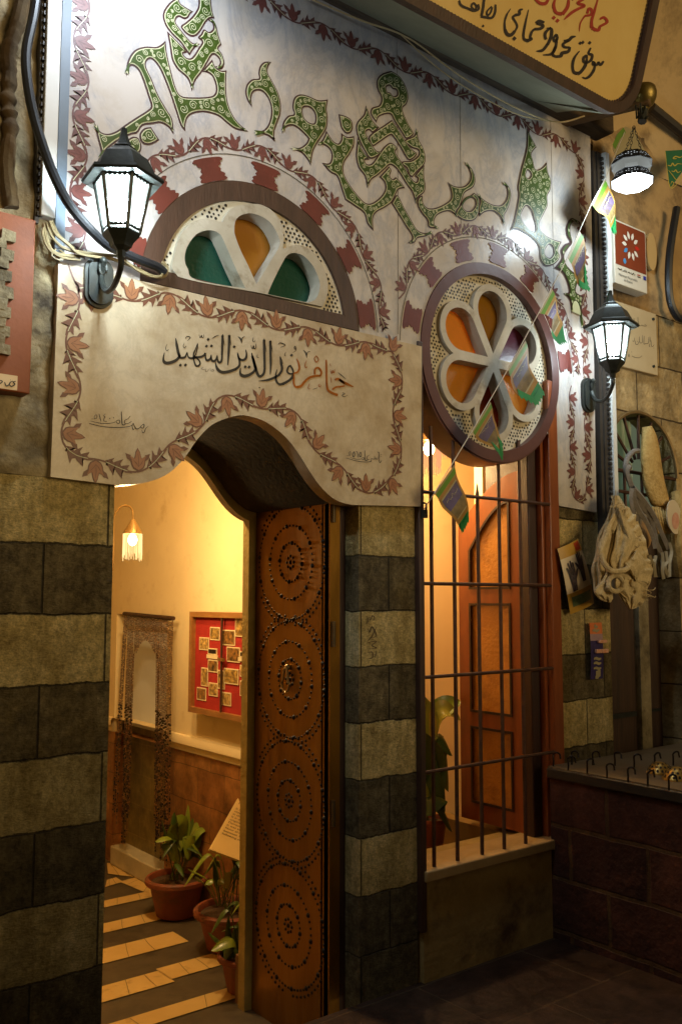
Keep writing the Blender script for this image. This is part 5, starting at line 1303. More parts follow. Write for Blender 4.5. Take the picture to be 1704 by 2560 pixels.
# ---- roof beam, sign, bracket, bowl
bm = MB().box(-1.56, 1.36, -.10, .02, 4.0, 4.16).build('eaves_beam', M('sooty_beam', lin((38, 30, 24)), lin((92, 74, 50)), 6, .85, bump=.5, bscale=14, stretch=(1, 6, 6)), bevel=.012); tag(bm, 'sooty dark beam along the top of the marble under the sign', 'beam')
SP0 = (0, -.45, 3.76); SN = Vector((0, 1, .30)).normalized(); SW = Vector((0, -.30, 1)).normalized()
fs_ = lambda u, v, d: tuple(Vector(SP0)+Vector((u, 0, 0))+SW*v+SN*d)
def smap(px, py):
    q = PL(px, py, SP0, SN)-Vector(SP0); return (q.x, q.dot(SW))
bl = smap(1004, 18); br_ = smap(1513, 268); rr_ = smap(1600, 170)
sg = thing('shop_sign', 'yellow shop sign with painted black and red Arabic writing tilted out above the facade', 'sign', (0, -.4, 3.76))
xr = .5*(rr_[0]+smap(1632, 5)[0]); zb_ = -.005
cr0 = .20
corner = [(xr-cr0+cr0*math.sin(a)*1.0, zb_+cr0-cr0*math.cos(a)) for a in [pi/2*i/10 for i in range(11)]]
shp = [(-1.3, zb_)] + corner + [(xr, 1.25), (-1.3, 1.25)]
MB().flat([inset(shp, .03)], fs_, -.004, .01).build('yellow_face', M('painted_yellow_face', lin((220, 182, 98)), lin((234, 204, 130)), 3, .45, bump=.03, c3=lin((196, 156, 80)), c3t=.62), sg)
MB().flat([shp, inset(shp, .045)], fs_, -.03, .012).build('moulding', m_dwood, sg, bevel=.006)
mb = MB()
edge = inset(shp, .05); L = pathlen(edge+[edge[0]]); n = int(L[-1]/.018)
for i in range(n):
    p, t = at(edge+[edge[0]], L, i*L[-1]/n); mb.flat([circ(p.x, p.y, .0085, 8)], fs_, -.0085-.00002*(i % 7))
mb.build('scalloped_bead', m_dwood, sg)
# box of the sign behind the face
bx = MB()
y_b = -.06
vs = [fs_(-1.3, zb_+.012, .012), fs_(xr-cr0, zb_+.012, .012), (xr-cr0, y_b, 3.985), (-1.3, y_b, 3.985)]
bx.add(vs, [(0, 1, 2, 3)])
for (u0, v0), (u1, v1) in zip(corner, corner[1:]):
    a, b = fs_(u0, v0, .013), fs_(u1, v1, .013); bx.add([a, b, (b[0], y_b, max(3.985, b[2]+.1)), (a[0], y_b, max(3.985, a[2]+.1))], [(0, 1, 2, 3)])
bx.add([fs_(xr, cr0, .013), fs_(xr, 1.25, .013), (xr, y_b, 5.1), (xr, y_b, 4.15)], [(0, 1, 2, 3)])
bx.build('underside', M('grey_green_board', lin((112, 116, 96)), lin((140, 142, 120)), 4, .7, bump=.15), sg)
kS = 420/1568
mb = MB()
strokes(mb, """16 26 20|1438,572 1408,606 1386,578
18 26 24|1390,580 1372,606 1338,600 1345,572
20 26 8|1352,580 1352,640 1318,700 1275,732 1238,722
14 26 22|1318,448 1296,500 1330,515 1322,560 1290,585
24 26 20|1290,585 1255,580 1250,545 1275,522 1282,545
18 30 36|1282,545 1268,610 1225,672 1195,690
34 26 10|1195,688 1158,672 1148,610 1166,540 1212,478
26|1306,402
26|1218,405
26|1242,398
10 30 26|1178,342 1140,350 1115,375 1068,388
18 26 20|1120,380 1062,410 1070,440 1120,445
22 32 24|1122,440 1108,482 1050,498 1038,525 985,530
24 26 16|985,530 962,510 970,480 990,430
22 26 22|1000,322 970,360 985,388 1005,360 998,322
18 28 8|1000,360 990,440 950,505 870,515
16 28 26|945,258 900,300 890,335 902,372
8 30 26|905,265 950,275 948,340 915,420
28 28 6|918,410 870,470 808,480
20 30 24|885,212 835,200 808,222
20 30 24|812,222 872,240 850,268 790,275
20 24 34|800,270 768,300 752,350 765,365 722,385
34 22 6|728,382 695,365 692,310 712,200 738,92
14 26 26|684,88 655,100 652,135 615,142
26 20 16|620,142 592,165 615,205 632,250 610,295
26 34 28|612,290 575,328 540,322 518,280
26 18 5|518,285 515,210 535,140 572,82
32|604,362
18 24 26|430,45 425,120 395,168 345,165 292,155
12 18 16|395,60 350,110 358,145 384,120 400,70
24 24 24|325,-20 315,70 300,150
16 24 22|268,42 272,85 230,102 180,85
14 20 14|235,95 205,62 225,32 250,62 240,95
22 24 18|190,88 130,65 100,40 92,5
20|313,245""", 1120, 0, kS, smap, fs_, -.0062)
mb.build('black_lettering', M('sign_black', lin((36, 22, 14)), rough=.5), sg, smooth=False)
mb = MB()
strokes(mb, """10 26 34|1385,-10 1350,110 1325,200 1328,265
34 30 24|1328,262 1362,280 1390,282 1402,250
22 26 18|1400,250 1470,208 1440,165 1402,182
6 12 18|1210,295 1222,215 1262,152
18 26 22|1262,150 1320,138 1325,95 1298,85 1285,130
18 28 24|1255,-5 1195,30 1258,55 1215,78
24 28 8|1215,78 1140,120 1068,186
18 32 36|1112,-5 1100,70 1052,135
36 30 16|1050,132 995,120 972,55 985,-5
30|972,168
30|1006,196
24 32 24|922,-5 895,35 845,32 800,-5
24|1150,-8""", 1120, 0, kS, smap, fs_, -.0062)
mb.build('red_lettering', M('sign_red', lin((168, 44, 16)), rough=.5), sg, smooth=False)
br1 = F(1440, 296, -.06); br2 = F(1605, 265, -.42)
bk = MB()
a = Vector((br1.x-.03, .02, br1.z+.03)); b = Vector((bw.x, -.40, bw.z-.03))
d = (b-a).normalized(); u = Vector((0, 0, 1)); s1 = d.cross(u).normalized()
bk.add([a+s1*.03+u*.03, a-s1*.03+u*.03, a-s1*.03-u*.05, a+s1*.03-u*.05, b+s1*.025+u*.03, b-s1*.025+u*.03, b-s1*.025-u*.045, b+s1*.025-u*.045], [(0, 1, 2, 3), (4, 7, 6, 5), (0, 4, 5, 1), (1, 5, 6, 2), (2, 6, 7, 3), (3, 7, 4, 0)])
tag(bk.build('wooden_bracket', M('worn_bracket_wood', lin((84, 62, 38)), lin((130, 102, 66)), 5, .75, bump=.5, bscale=16), bevel=.012), 'worn wooden bracket sticking out below the sign corner', 'bracket')
bo = thing('brass_bowl', 'tarnished brass bowl on the end of the wooden bracket above the hanging lamp', 'bowl', tuple(bw))
MB().lathe([(.02, -.085), (.028, -.07), (.05, -.05), (.062, -.02), (.064, .005), (.058, .03), (.052, .036), (.050, .034), (.055, .005), (.045, -.03), (0, -.05)], 28, 0, tuple(bw)).build('bowl', m_brass, bo)
mb = MB()
for k in range(5):
    a = k*1.3; x, y = bw.x+.028*math.cos(a)-.03, bw.y+.02*math.sin(a); mb.tube(sm3([(x, y, bw.z-.07), (x+.004, y, bw.z-.12), (x-.008, y-.008, bw.z-.145), (x+.004, y-.01, bw.z-.13)], 5), .004, 6)
mb.tube([(bw.x, bw.y, bw.z-.08), (bw.x-.02, bw.y, bw.z-.15)], .022, 8)
mb.build('hook', m_iron, bo)

# ================================================================ right hand neighbouring wall
nw = thing('neighbour_wall', 'rough stone and plaster wall of the neighbouring shop right of the marble', 'building', (2, .1, 0))
aw = [F(x, y, .06) for x, y in ((1520, 1240), (1520, 1110), (1540, 1070), (1570, 1045), (1607, 1040), (1650, 1062), (1680, 1110), (1693, 1180), (1692, 1250))]
awx0, awx1 = 1.40, 2.09; awz = 2.10; acx = (awx0+awx1)/2; ar = (awx1-awx0)/2
archp = [(acx+ar*math.cos(R_(a)), 2.24+ar*.98*math.sin(R_(a))) for a in range(0, 181, 9)]
low = [(1.374, -.05), (1.40, -.05), (1.40, 2.24)] + archp[::-1] + [(2.09, 2.24), (2.09, -.05), (3.6, -.05), (3.6, 3.2), (1.374, 3.2)]
m_nb = block_mat('neighbour_stone', lin((168, 144, 100)), lin((196, 170, 122)), lin((96, 76, 50)), .46, .30, .005, 1.0, rough=.9, bscale=40, loc=(.1, .12, 0))
MB().flat([low], fac, .06, .30).build('stone_face', m_nb, nw)
pw = MB().grid(lambda a, b: (1.374+a*2.3, .055-.02*noise.noise(Vector((a*5, b*5, 2)))-.012*noise.noise(Vector((a*17, b*17, 5))), 3.17+b*1.1), 40, 24)
pw.build('plaster_face', M('sooty_plaster', lin((150, 120, 80)), lin((206, 174, 122)), 2.6, .9, bump=.5, bscale=22, c3=lin((66, 52, 38)), c3t=.55, c3scale=2.2), nw)
# vault over the lane
vt_ = MB().grid(lambda a, b: (1.2+a*3.4, .05-1.5*(1-math.cos(b*pi/2))-.03*noise.noise(Vector((a*4, b*4, 9))), 4.02+1.55*math.sin(b*pi/2)+.03*noise.noise(Vector((a*6, b*6, 1)))), 36, 24)
vo = vt_.build('vault', m_plaster); tag(vo, 'warm lit plaster vault over the lane behind the sign corner', 'vault')
cb = MB(); pA, pB = F(1625, 268, -.02), F(1720, 345, -.02); cb.tube([tuple(pA), tuple(pB), tuple(pB+(pB-pA)*2)], .03, 8); tag(cb.build('dark_pipe', m_tray), 'dark sooty pipe running along the vault foot behind the brass bowl', 'pipe')
mb = MB(); mb.tube(sm3([tuple(F(x, y, -.01)) for x, y in ((1690, 520), (1672, 640), (1672, 740), (1690, 790), (1712, 800))], 6), .022, 8); tag(mb.build('dark_pipe', m_cable), 'bent black pipe at the far right edge beside the stone plaque', 'pipe')
# arched opening: frame, bars, lit glass
ao = thing('arched_window', 'arched shop window with radiating rusty bars and greenish lit glass behind the loofahs', 'window', (acx, .1, 2.1))
af = archp + [(acx-ar, 2.12), (acx+ar, 2.12)]
af = [(acx+ar*math.cos(R_(a)), 2.24+ar*.98*math.sin(R_(a))) for a in range(0, 181, 6)]
mb = MB(); mb.tube([(x, .055, z) for x, z in af], .011, 6); mb.build('iron_hoop', M('hoop_iron', lin((120, 96, 60)), lin((150, 124, 82)), 20, .5, metal=.5), ao)
mb = MB()
for k, a in enumerate((0, 22, 45, 66, 88, 112, 134, 156, 180)):
    ca, sa = math.cos(R_(a)), math.sin(R_(a)); mb.tube([(acx+.08*ca, .075, 2.24+.08*sa), (acx+ar*.97*ca, .075, 2.24+ar*.95*sa)], .009, 6)
mb.tube([(awx0, .07, 2.245), (awx1, .07, 2.235)], .010, 6).tube([(awx0, .07, 2.13), (awx1, .07, 2.12)], .010, 6)
for x in (1.46, 1.62, 1.78, 1.94): mb.tube([(x, .08, 2.0), (x, .08, 2.24)], .009, 6)
mb.build('radiating_bars', m_rust, ao)
MB().box(awx0-.02, awx1+.02, .20, .22, 1.9, 2.62).build('glass', emit('greenish_lit_glass', (.50, .60, .36, 1), .16), ao)
MB().grid(lambda a, b: (1.42+a*.42, .17+.012*math.sin(a*40), 2.0+b*.55), 60, 4).build('hanging_film', glass('clear_film', lin((190, 214, 190)), .5, .2), ao)
# shop doorway below
sd = thing('shop_door', 'dark worn plank door of the neighbouring shop behind the counter', 'door', (1.6, .1, 0))
MB().box(1.402, 1.70, .10, .16, .0, 2.05).build('leaf', m_olddoor, sd, bevel=.006)
MB().box(1.70, 1.79, .07, .2, 0, 2.05).build('post', m_rubble, sd)
MB().box(1.79, 2.09, .20, .24, 0, 2.05).build('leaf', m_olddoor, sd)
MB().box(1.41, 1.68, .085, .10, .93, .955).box(1.81, 2.05, .18, .2, .92, .935).build('iron_strap', m_iron, sd)

# ---- plaques
def quad_thing(name, label, cat, pts, y, th, mat_, group=None):
    t = thing(name, label, cat, tuple(F(pts[0][0], pts[0][1], y)), group)
    q = [F(a, b, y) for a, b in pts]; x0 = (q[0].x+q[3].x)/2; x1 = (q[1].x+q[2].x)/2; zt = (q[0].z+q[1].z)/2; z0 = (q[2].z+q[3].z)/2
    MB().box(x0, x1, y, y+th, z0, zt).build('board', mat_, t, bevel=.003)
    f2 = lambda u, v, d: (x0+(x1-x0)*u, y-d, z0+(zt-z0)*v)
    return t, f2, (x0, x1, z0, zt)
tp, fq, bb = quad_thing('heritage_plaque', 'white framed brown plaque with a ring of white petals on the right wall', 'plaque', [(1538, 549), (1615, 580), (1614, 733), (1530, 705)], -.02, .07, M('plaque_white', lin((214, 206, 188)), rough=.4))
MB().flat([[(.03, .30), (.97, .30), (.97, .95), (.93, .97), (.03, .97)]], fq, .0015).build('brown_field', M('plaque_brown', lin((120, 50, 26)), lin((136, 60, 34)), 8, .4), tp, smooth=False)
mb = MB(); W_ = bb[1]-bb[0]; Hh = bb[3]-bb[2]
for k in range(10):
    a = R_(90-18+36*k); cu, cv = .50, .665; ca, sa = math.cos(a), math.sin(a)
    def pt(r, s): return (cu+(ca*r-sa*s)/W_, cv+(sa*r+ca*s)/Hh)
    P = [pt(.036, 0), pt(.05, -.011), pt(.066, -.010), pt(.082, 0), pt(.066, .010), pt(.05, .011)]
    mb.flat([ccw(P)], fq, .003, mat=1 if k == 4 else (2 if k == 8 else 0))
P = ccw(circ(.30, .39, .045, 12)); mb.flat([P], fq, .003, mat=1)
mb.build('petal_ring', [M('plaque_petal', lin((226, 220, 206)), rough=.5), M('plaque_blue', lin((70, 140, 190)), rough=.5), M('plaque_red', lin((190, 30, 20)), rough=.5)], tp, smooth=False)
mb = MB()
text_mesh("Hammam Noureddin", .020, lambda u, v, d: fq(.10+u/W_, .13+v/Hh, d+.001), None, None, mb_only=mb)
text_mesh("Al-Shahid", .020, lambda u, v, d: fq(.26+u/W_, .07+v/Hh, d+.001), None, None, mb_only=mb)
qm = lambda px, py: (px, py)
strokes(mb, """.006 .012 .008|.62,.235 .58,.225 .56,.25 .53,.225 .50,.225 .50,.25
.006 .012 .006|.47,.235 .44,.225 .42,.24 .38,.22
.006 .012 .006|.35,.26 .345,.23 .32,.225 .30,.25 .27,.225 .22,.225
.006 .012 .006|.20,.26 .195,.23 .17,.235 .14,.225 .10,.24 .08,.23""", 0, 0, 1, qm, fq, .003)
mb.build('plaque_lettering', m_ink, tp, smooth=False)
mb = MB(); mb.add([fq(u, v, .003) for u, v in ((.68, .255), (.78, .255), (.78, .243), (.68, .243))], [(0, 1, 2, 3)], 0); mb.add([fq(u, v, .003) for u, v in ((.68, .225), (.78, .225), (.78, .213), (.68, .213))], [(0, 1, 2, 3)], 1); mb.add([fq(u, v, .003) for u, v in ((.87, .265), (.96, .265), (.96, .205), (.87, .205))], [(0, 1, 2, 3)], 2)
mb.build('flag_emblem', [MATS['plaque_red'], m_ink, M('eu_blue', lin((40, 50, 150)), rough=.5)], tp, smooth=False)
tq, fq2, bb2 = quad_thing('marble_plaque', 'pale stone plaque with carved thin Arabic lines behind the right lantern', 'plaque', [(1521, 748), (1641, 784), (1641, 936), (1521, 910)], .03, .04, M('pale_plaque_stone', lin((178, 156, 118)), lin((200, 180, 142)), 3, .6, bump=.1))
pk = 204/1568
pmap = lambda px, py: ((lambda q: (q.x, q.z))(F(px, py, .029)))
mb = MB()
strokes(mb, """4 8 6|840,540 880,575 820,575 790,560 760,575
4 8 6|755,575 735,545 720,500 715,405
4 8 6|700,510 680,500 670,530 650,545
4 8 6|640,420 640,470 620,495 560,490
4 8 6|520,430 540,450 515,500 500,480
4 8 6|470,420 465,470 440,490
4 8 5|415,330 430,440
4 8 6|1025,935 1000,970 975,960 965,850
4 8 6|945,920 930,960 950,975
4 8 6|945,780 950,880
4 8 6|915,790 918,900 860,915 830,915 835,770
4 8 6|800,750 800,880 780,900 750,890 740,780
4 8 6|735,870 710,930 670,920 665,860
4 8 6|650,800 640,870 610,860
4 8 6|795,1145 740,1185 660,1180 600,1150
4 8 5|545,1110 530,1150 550,1160 545,1110
10|1020,1000
10|700,870
10|590,1075
10|585,405""", 1500, 740, pk, pmap, fac, .0285)
mb.build('carved_lettering', m_ink, tq, smooth=False)
mb = MB()
for px, py in ((1631, 798), (1632, 916)): q_ = F(px, py, .028); mb.flat([circ(q_.x, q_.z, .008, 10)], fac, .022, .03)
mb.build('screw', m_iron, tq)
sc_p = F(1624, 630, .04); mb = MB().flat([[(sc_p.x+.05*math.cos(a), sc_p.z+.11*math.sin(a)) for a in [2*pi*i/20 for i in range(20)]]], fac, .03, .05); tag(mb.build('plaster_patch', M('patch', lin((196, 164, 108)), rough=.9)), 'rounded pale plaster patch on the wall right of the brown plaque', 'patch')
# green pennant at the far right
gp = thing('green_pennant', 'dark green triangular pennant with gold writing hanging at the right edge', 'pennant', tuple(F(1690, 400, -.1)))
pen = onF(parse("1662,378* 1712,372* 1712,440* 1674,470*"), -.10)
pen2 = onF(parse("1662,377* 1745,372* 1674,471*"), -.10)
MB().flat([ccw([(p[0], p[1]) for p in pen2])], fac, -.10, -.098).build('cloth', M('pennant_green', lin((16, 96, 62)), lin((24, 112, 76)), 9, .6), gp)
mb = MB(); smp = lambda px, py: ((lambda q: (q.x, q.z))(F(px, py, -.102)))
strokes(mb, """6 22 12|1568,690 1520,720 1440,700 1390,740 1460,745
6 22 12|1568,850 1480,840 1420,880 1380,830 1350,880 1290,870
6 20 12|1540,980 1480,1010 1440,960 1410,990 1360,980
8 14 8|1300,960 1380,1060 1460,1150 1568,1060
8 14 8|1240,600 1335,1300 1568,1090
6 14 8|1340,1240 1370,1180 1400,1230 1350,1290""", 1500, 300, 204/1568, smp, fac, -.1025)
mb.build('gold_writing', M('pennant_gold', lin((196, 180, 80)), rough=.5), gp, smooth=False)

# ---- flag garland
m_flg = [M('flag_green', lin((84, 130, 32)), lin((108, 152, 46)), 8, .6), M('flag_gold', lin((146, 106, 40)), lin((168, 130, 64)), 40, .6), M('flag_purple', lin((64, 50, 92)), lin((104, 88, 116)), 14, .6, c3=lin((70, 56, 34)), c3t=.52, c3scale=9), M('flag_deep_green', lin((20, 120, 60)), lin((40, 140, 76)), 10, .6), M('flag_cream', lin((162, 150, 112)), rough=.6), M('flag_olive', lin((84, 70, 38)), lin((140, 116, 70)), 30, .6)]
gar = [("1510,446 1478,510 1490,532 1503,542 1538,580 1545,577 1541,551 1523,486 1514,455", 5, "topmost clear printed pennant of the garland beside the lamp"),
       ("1448,579 1417,645 1424,661 1432,692 1452,712 1477,723 1468,670 1459,625 1455,595", 5, "printed pennant of the garland against the marble border, second from the top"),
       ("1378,721 1345,783 1366,788 1388,795 1386,837 1397,859 1410,853 1412,803 1397,765", 5, "printed pennant folded over at the upper right rim of the round window"),
       ("1312,851 1269,922 1281,955 1299,987 1330,1013 1348,982 1334,929 1321,870", 4, "printed pennant hanging over the right petals of the round window"),
       ("1225,1004 1180,1076 1196,1098 1227,1120 1245,1150 1243,1105 1241,1058 1234,1022", 4, "printed pennant over the lower rim of the round window"),
       ("1134,1162 1085,1233 1095,1245 1104,1269 1117,1289 1145,1322 1154,1329 1168,1297 1166,1284 1151,1227 1138,1169", 6, "lowest printed pennant of the garland in front of the window bars")]
for i, (s, tipi, lab) in enumerate(gar):
    yF = -.16+.006*i
    P3 = parse(s); P = onF(P3, yF); P = [(p[0], p[1]) for p in P]
    t = thing('garland_pennant', lab, 'pennant', (P[0][0], yF, P[0][1]), 'printed pennants on the diagonal garland')
    cy = sum(p[0] for p in P)/len(P); cz = sum(p[1] for p in P)/len(P)
    e0, e1 = Vector(P[0]), Vector(P[1]); ed = (e1-e0).normalized(); en = Vector((-ed.y, ed.x))
    if en.dot(Vector((cy, cz))-e0) < 0: en = -en
    hmax = max((Vector(p)-e0).dot(en) for p in P); emin = min((Vector(p)-e0).dot(ed) for p in P); emax = max((Vector(p)-e0).dot(ed) for p in P)
    wav = lambda u, v, d: (u, d-.022*math.sin((Vector((u, v))-e0).dot(en)/hmax*4.5+i)*min(1, (Vector((u, v))-e0).dot(en)/hmax*2), v)
    # resample into a fine fan so the cloth can ripple
    PP = []
    for a, b in zip(P, P[1:]+P[:1]):
        for k in range(4): PP.append((a[0]+(b[0]-a[0])*k/4, a[1]+(b[1]-a[1])*k/4))
    def ringmesh(mb, scl, dd, mat):
        c = Vector((cy, cz))-en*hmax*0.0
        pts = [tuple(c+(Vector(p)-c)*scl) for p in PP]
        vs = []; n = len(pts)
        for f_ in (1, .66, .33):
            vs += [wav(*(c+(Vector(p)-c)*f_), dd) for p in pts]
        vs.append(wav(c.x, c.y, dd)); fs = []
        for r in range(2):
            for k in range(n): fs.append((r*n+k, r*n+(k+1) % n, (r+1)*n+(k+1) % n, (r+1)*n+k))
        for k in range(n): fs.append((2*n+k, 2*n+(k+1) % n, 3*n))
        mb.add(vs, fs, mat)
    def clip(poly, lo, hi):
        for sgn, lim in ((1, lo), (-1, -hi)):
            out = []
            for a_, b_ in zip(poly, poly[1:]+poly[:1]):
                fa = sgn*(Vector(a_)-e0).dot(en)/hmax-lim; fb = sgn*(Vector(b_)-e0).dot(en)/hmax-lim
                if fa >= 0: out.append(a_)
                if fa*fb < 0: out.append(tuple(Vector(a_).lerp(Vector(b_), fa/(fa-fb))))
            poly = out
            if len(poly) < 3: return []
        return poly
    mb = MB(); bands = [(-.1, .05, 4), (.05, .15, 0), (.15, .22, 1), (.22, .25, 4), (.25, .36, 2), (.36, .48, 2), (.48, .58, 5), (.58, .68, 5), (.68, .71, 4), (.71, .80, 1), (.80, 1.1, 3)]
    PPi = [tuple(Vector((cy, cz))+(Vector(p)-Vector((cy, cz)))*.80) for p in PP]
    for lo_, hi_, mt_ in bands:
        q = clip(PP, lo_, hi_)
        if q: mb.flat([ccw(q)], wav, yF, mat=(1 if .22 <= lo_ < .7 else mt_))
        q = clip(PPi, lo_, hi_)
        if q and .22 <= lo_ < .7: mb.flat([ccw(q)], wav, yF-.0012, mat=mt_)
    mb.build('cloth', m_flg, t)
    mb = MB(); tp_ = Vector(P[tipi])
    for a, b in ((P[tipi-1], P[tipi]), (P[tipi], P[(tipi+1) % len(P)])):
        a, b = Vector(a), Vector(b); inw = (Vector((cy, cz))-(a+b)/2).normalized()*.03
        n = 4
        for k in range(n):
            p, q = a.lerp(b, k/n), a.lerp(b, (k+1)/n); mm = p.lerp(q, .5)-inw*.5
            mb.add([wav(*x, yF-.0048) for x in (p+inw, p, mm, q, q+inw)], [(0, 1, 2, 3, 4)])
    mb.build('fringe', m_flg[3], t)
    mb = MB(); c = Vector((cy, cz)); rnd = random.Random(i); ww = (e1-e0).length*.26
    base = c+(e0.lerp(e1, .5)-c)*.30
    pts_ = []
    for k in range(15):
        u = (k/14-.5)*2*ww; pts_.append(base+ed*u+en*rnd.uniform(-.007, .007))
    mb.ribbon([(p.x, p.y) for p in pts_], .0020, lambda u, v, d: wav(u, v, d), yF-.0052)
    mb.build('printed_line', m_flg[4], t, smooth=False)
gs = MB().tube([tuple(F(x, y, yy)) for x, y, yy in ((1560, 330, -.2), (1512, 445, -.166), (1478, 508, -.166), (1417, 645, -.160), (1345, 783, -.155), (1269, 922, -.148), (1180, 1076, -.142), (1085, 1233, -.135), (1060, 1272, -.03))], .0022, 6)
tag(gs.build('garland_string', M('white_cord', lin((214, 206, 190)), rough=.7)), 'thin white cord of the garland running diagonally across the round window', 'cord')
pf = thing('garland_pennant', 'faded pale pennant behind the hanging lamp chains', 'pennant', tuple(F(1560, 340, -.12)), 'printed pennants on the diagonal garland')
MB().flat([ccw([(p[0], p[1]) for p in onF(parse("1530,372 1540,335 1562,316 1585,326 1620,395 1570,420 1545,400"), -.12)])], fac, -.12, -.118).build('cloth', [m_flg[4]], pf)
mb = MB(); mb.ribbon([(p[0], p[1]) for p in onF(parse("1533,368 1545,342 1560,325"), -.121)], .03, fac, -.1215); mb.build('cloth_band', m_flg[0], pf, smooth=False)

# ---- orange board with stone letters on the far left
ob = thing('mosaic_board', 'rust orange board with raised stone chips and a small white label at the left edge', 'board', (-1.75, -.05, 2.2))
ty = -.05
q = [F(*p, ty) for p in ((90, 550), (76, 985))]
xr_ = (q[0].x+q[1].x)/2; zt2 = q[0].z; zb2 = q[1].z
MB().box(-2.1, xr_, ty, .018, zb2, zt2).build('panel', M('rust_board', lin((124, 60, 20)), lin((142, 74, 28)), 6, .6, bump=.15, c3=lin((108, 52, 18)), c3t=.6), ob, bevel=.004)
mb = MB(); rnd = random.Random(5)
for px, py in ((18, 592), (14, 640), (12, 690), (10, 734), (8, 783), (8, 830), (4, 875), (-2, 610), (0, 660), (-4, 710), (-4, 760), (-2, 805), (-6, 850)):
    c = F(px, py, ty); w = .016+rnd.uniform(0, .006)
    P = [(c.x+w*rnd.uniform(.85, 1.15)*a, c.z+w*rnd.uniform(.7, 1)*b) for a, b in ((-1, -1), (1, -1), (1, 1), (-1, 1))]
    mb.flat([P], fac, ty-.012-rnd.uniform(0, .008), ty)
mb.build('stone_chips', m_rubble, ob, bevel=.003)
lq = [F(*p, ty-.001) for p in ((44, 950), (46, 977))]
MB().box(-2.1, lq[0].x, ty-.003, ty, lq[1].z, lq[0].z+.012).build('label', M('label_cream', lin((214, 184, 140)), rough=.5), ob)
mb = MB(); om = lambda px, py: ((lambda q: (q.x, q.z))(F(px, py, ty-.004)))
strokes(mb, """6 12 8|150,1692 125,1700 140,1720 110,1740 90,1725
6 12 8|125,1690 100,1700 85,1725 60,1735 45,1700
6 10 8|0,1680 25,1695 0,1715
6|100,1680""", 0, 500, 420/1568, om, fac, ty-.0045)
mb.build('label_writing', m_ink, ob, smooth=False)
mb = MB()                                        # gnarled conduit on the left wall
mb.tube(sm3([tuple(F(x, y, -.0)) for x, y in ((65, -30), (45, 60), (22, 130), (24, 190), (20, 260), (26, 320), (18, 420), (30, 520))], 10), [.024*(1+.35*noise.noise(Vector((i*.35, 2, 1)))) for i in range(71)], 10)
tag(mb.build('mortared_conduit', M('conduit_brown', lin((60, 44, 22)), lin((96, 74, 40)), 12, .9, bump=.8, bscale=40)), 'brown mortared conduit climbing the left stone wall', 'conduit')

# ================================================================ counter with hooks
ct = thing('street_counter', 'dark stone block counter with a slate top at the right', 'counter', (1.2, -.5, 0))
m_ctr = block_mat('counter_blocks', lin((66, 36, 26)), lin((94, 54, 38)), lin((98, 70, 40)), .40, .235, .012, .8, axes=(1, 2), rough=.85, bscale=35, loc=(.1, -.05, 0))
MB().box(.845, 2.6, -2.4, .0, 0, .72).build('block_wall', m_ctr, ct)
MB().box(.822, 2.6, -2.4, .0, .722, .768).build('dark_edge', M('slate_edge', lin((30, 26, 24)), lin((44, 38, 34)), 10, .5, bump=.2), ct, bevel=.005)
MB().box(.830, 2.6, -2.4, -.004, .7685, .775).build('slab_top', M('slab_top', lin((96, 80, 58)), lin((120, 102, 76)), 5, .55, bump=.2, c3=lin((90, 74, 54)), c3t=.6), ct)
m_hk = M('hook_iron', lin((34, 28, 26)), lin((52, 44, 40)), 20, .35, metal=.6)
kz3 = 344/1568
hooks = [(100, 620, 385, 'f'), (270, 665, 385, 'f'), (485, 700, 428, 'f'), (710, 755, 470, 'f'), (950, 800, 535, 'f'), (1175, 850, 575, 'f'), (1415, 895, 622, 'f'), (310, 600, 400, 'b'), (548, 605, 372, 'b'), (800, 612, 360, 'b'), (1020, 640, 366, 'b'), (1255, 625, 352, 'b'), (1465, 610, 358, 'b')]
od = ['first', 'second', 'third', 'fourth', 'fifth', 'sixth', 'seventh']
proto = None; cnt = {'f': 0, 'b': 0}
for bx_, by_, ty_, row in hooks:
    base = G(1360+bx_*kz3, 1780+by_*kz3, .775)
    lab = 'black iron cane hook, %s from the left in the %s row on the counter' % (od[cnt[row]], 'front' if row == 'f' else 'back'); cnt[row] += 1
    if proto is None:
        mb = MB(); hgt = .052
        P = [(0, 0, 0), (.001, 0, .02), (.0, -.001, .04)] + [(.0125-.0125*math.cos(a), -.004*math.sin(a)-.004*a/pi, .045+.0125*math.sin(a)) for a in [pi*i/10 for i in range(11)]] + [(.0255, -.008, .032)]
        P = [(x*1.25, y*1.25, z*1.12) for x, y, z in P]
        mb.tube(P, [.0042]*len(P), 8)
        proto = o = mb.build('iron_hook', m_hk)
    else: o = link(proto.copy())
    o.location = base; o.rotation_euler = (0, 0, random.uniform(-.5, .5)-.6)
    tag(o, lab, 'hook', 'iron cane hooks on the counter top')
m_gd = M('gold_dome', lin((150, 116, 48)), lin((186, 150, 74)), 20, .35, metal=.6)
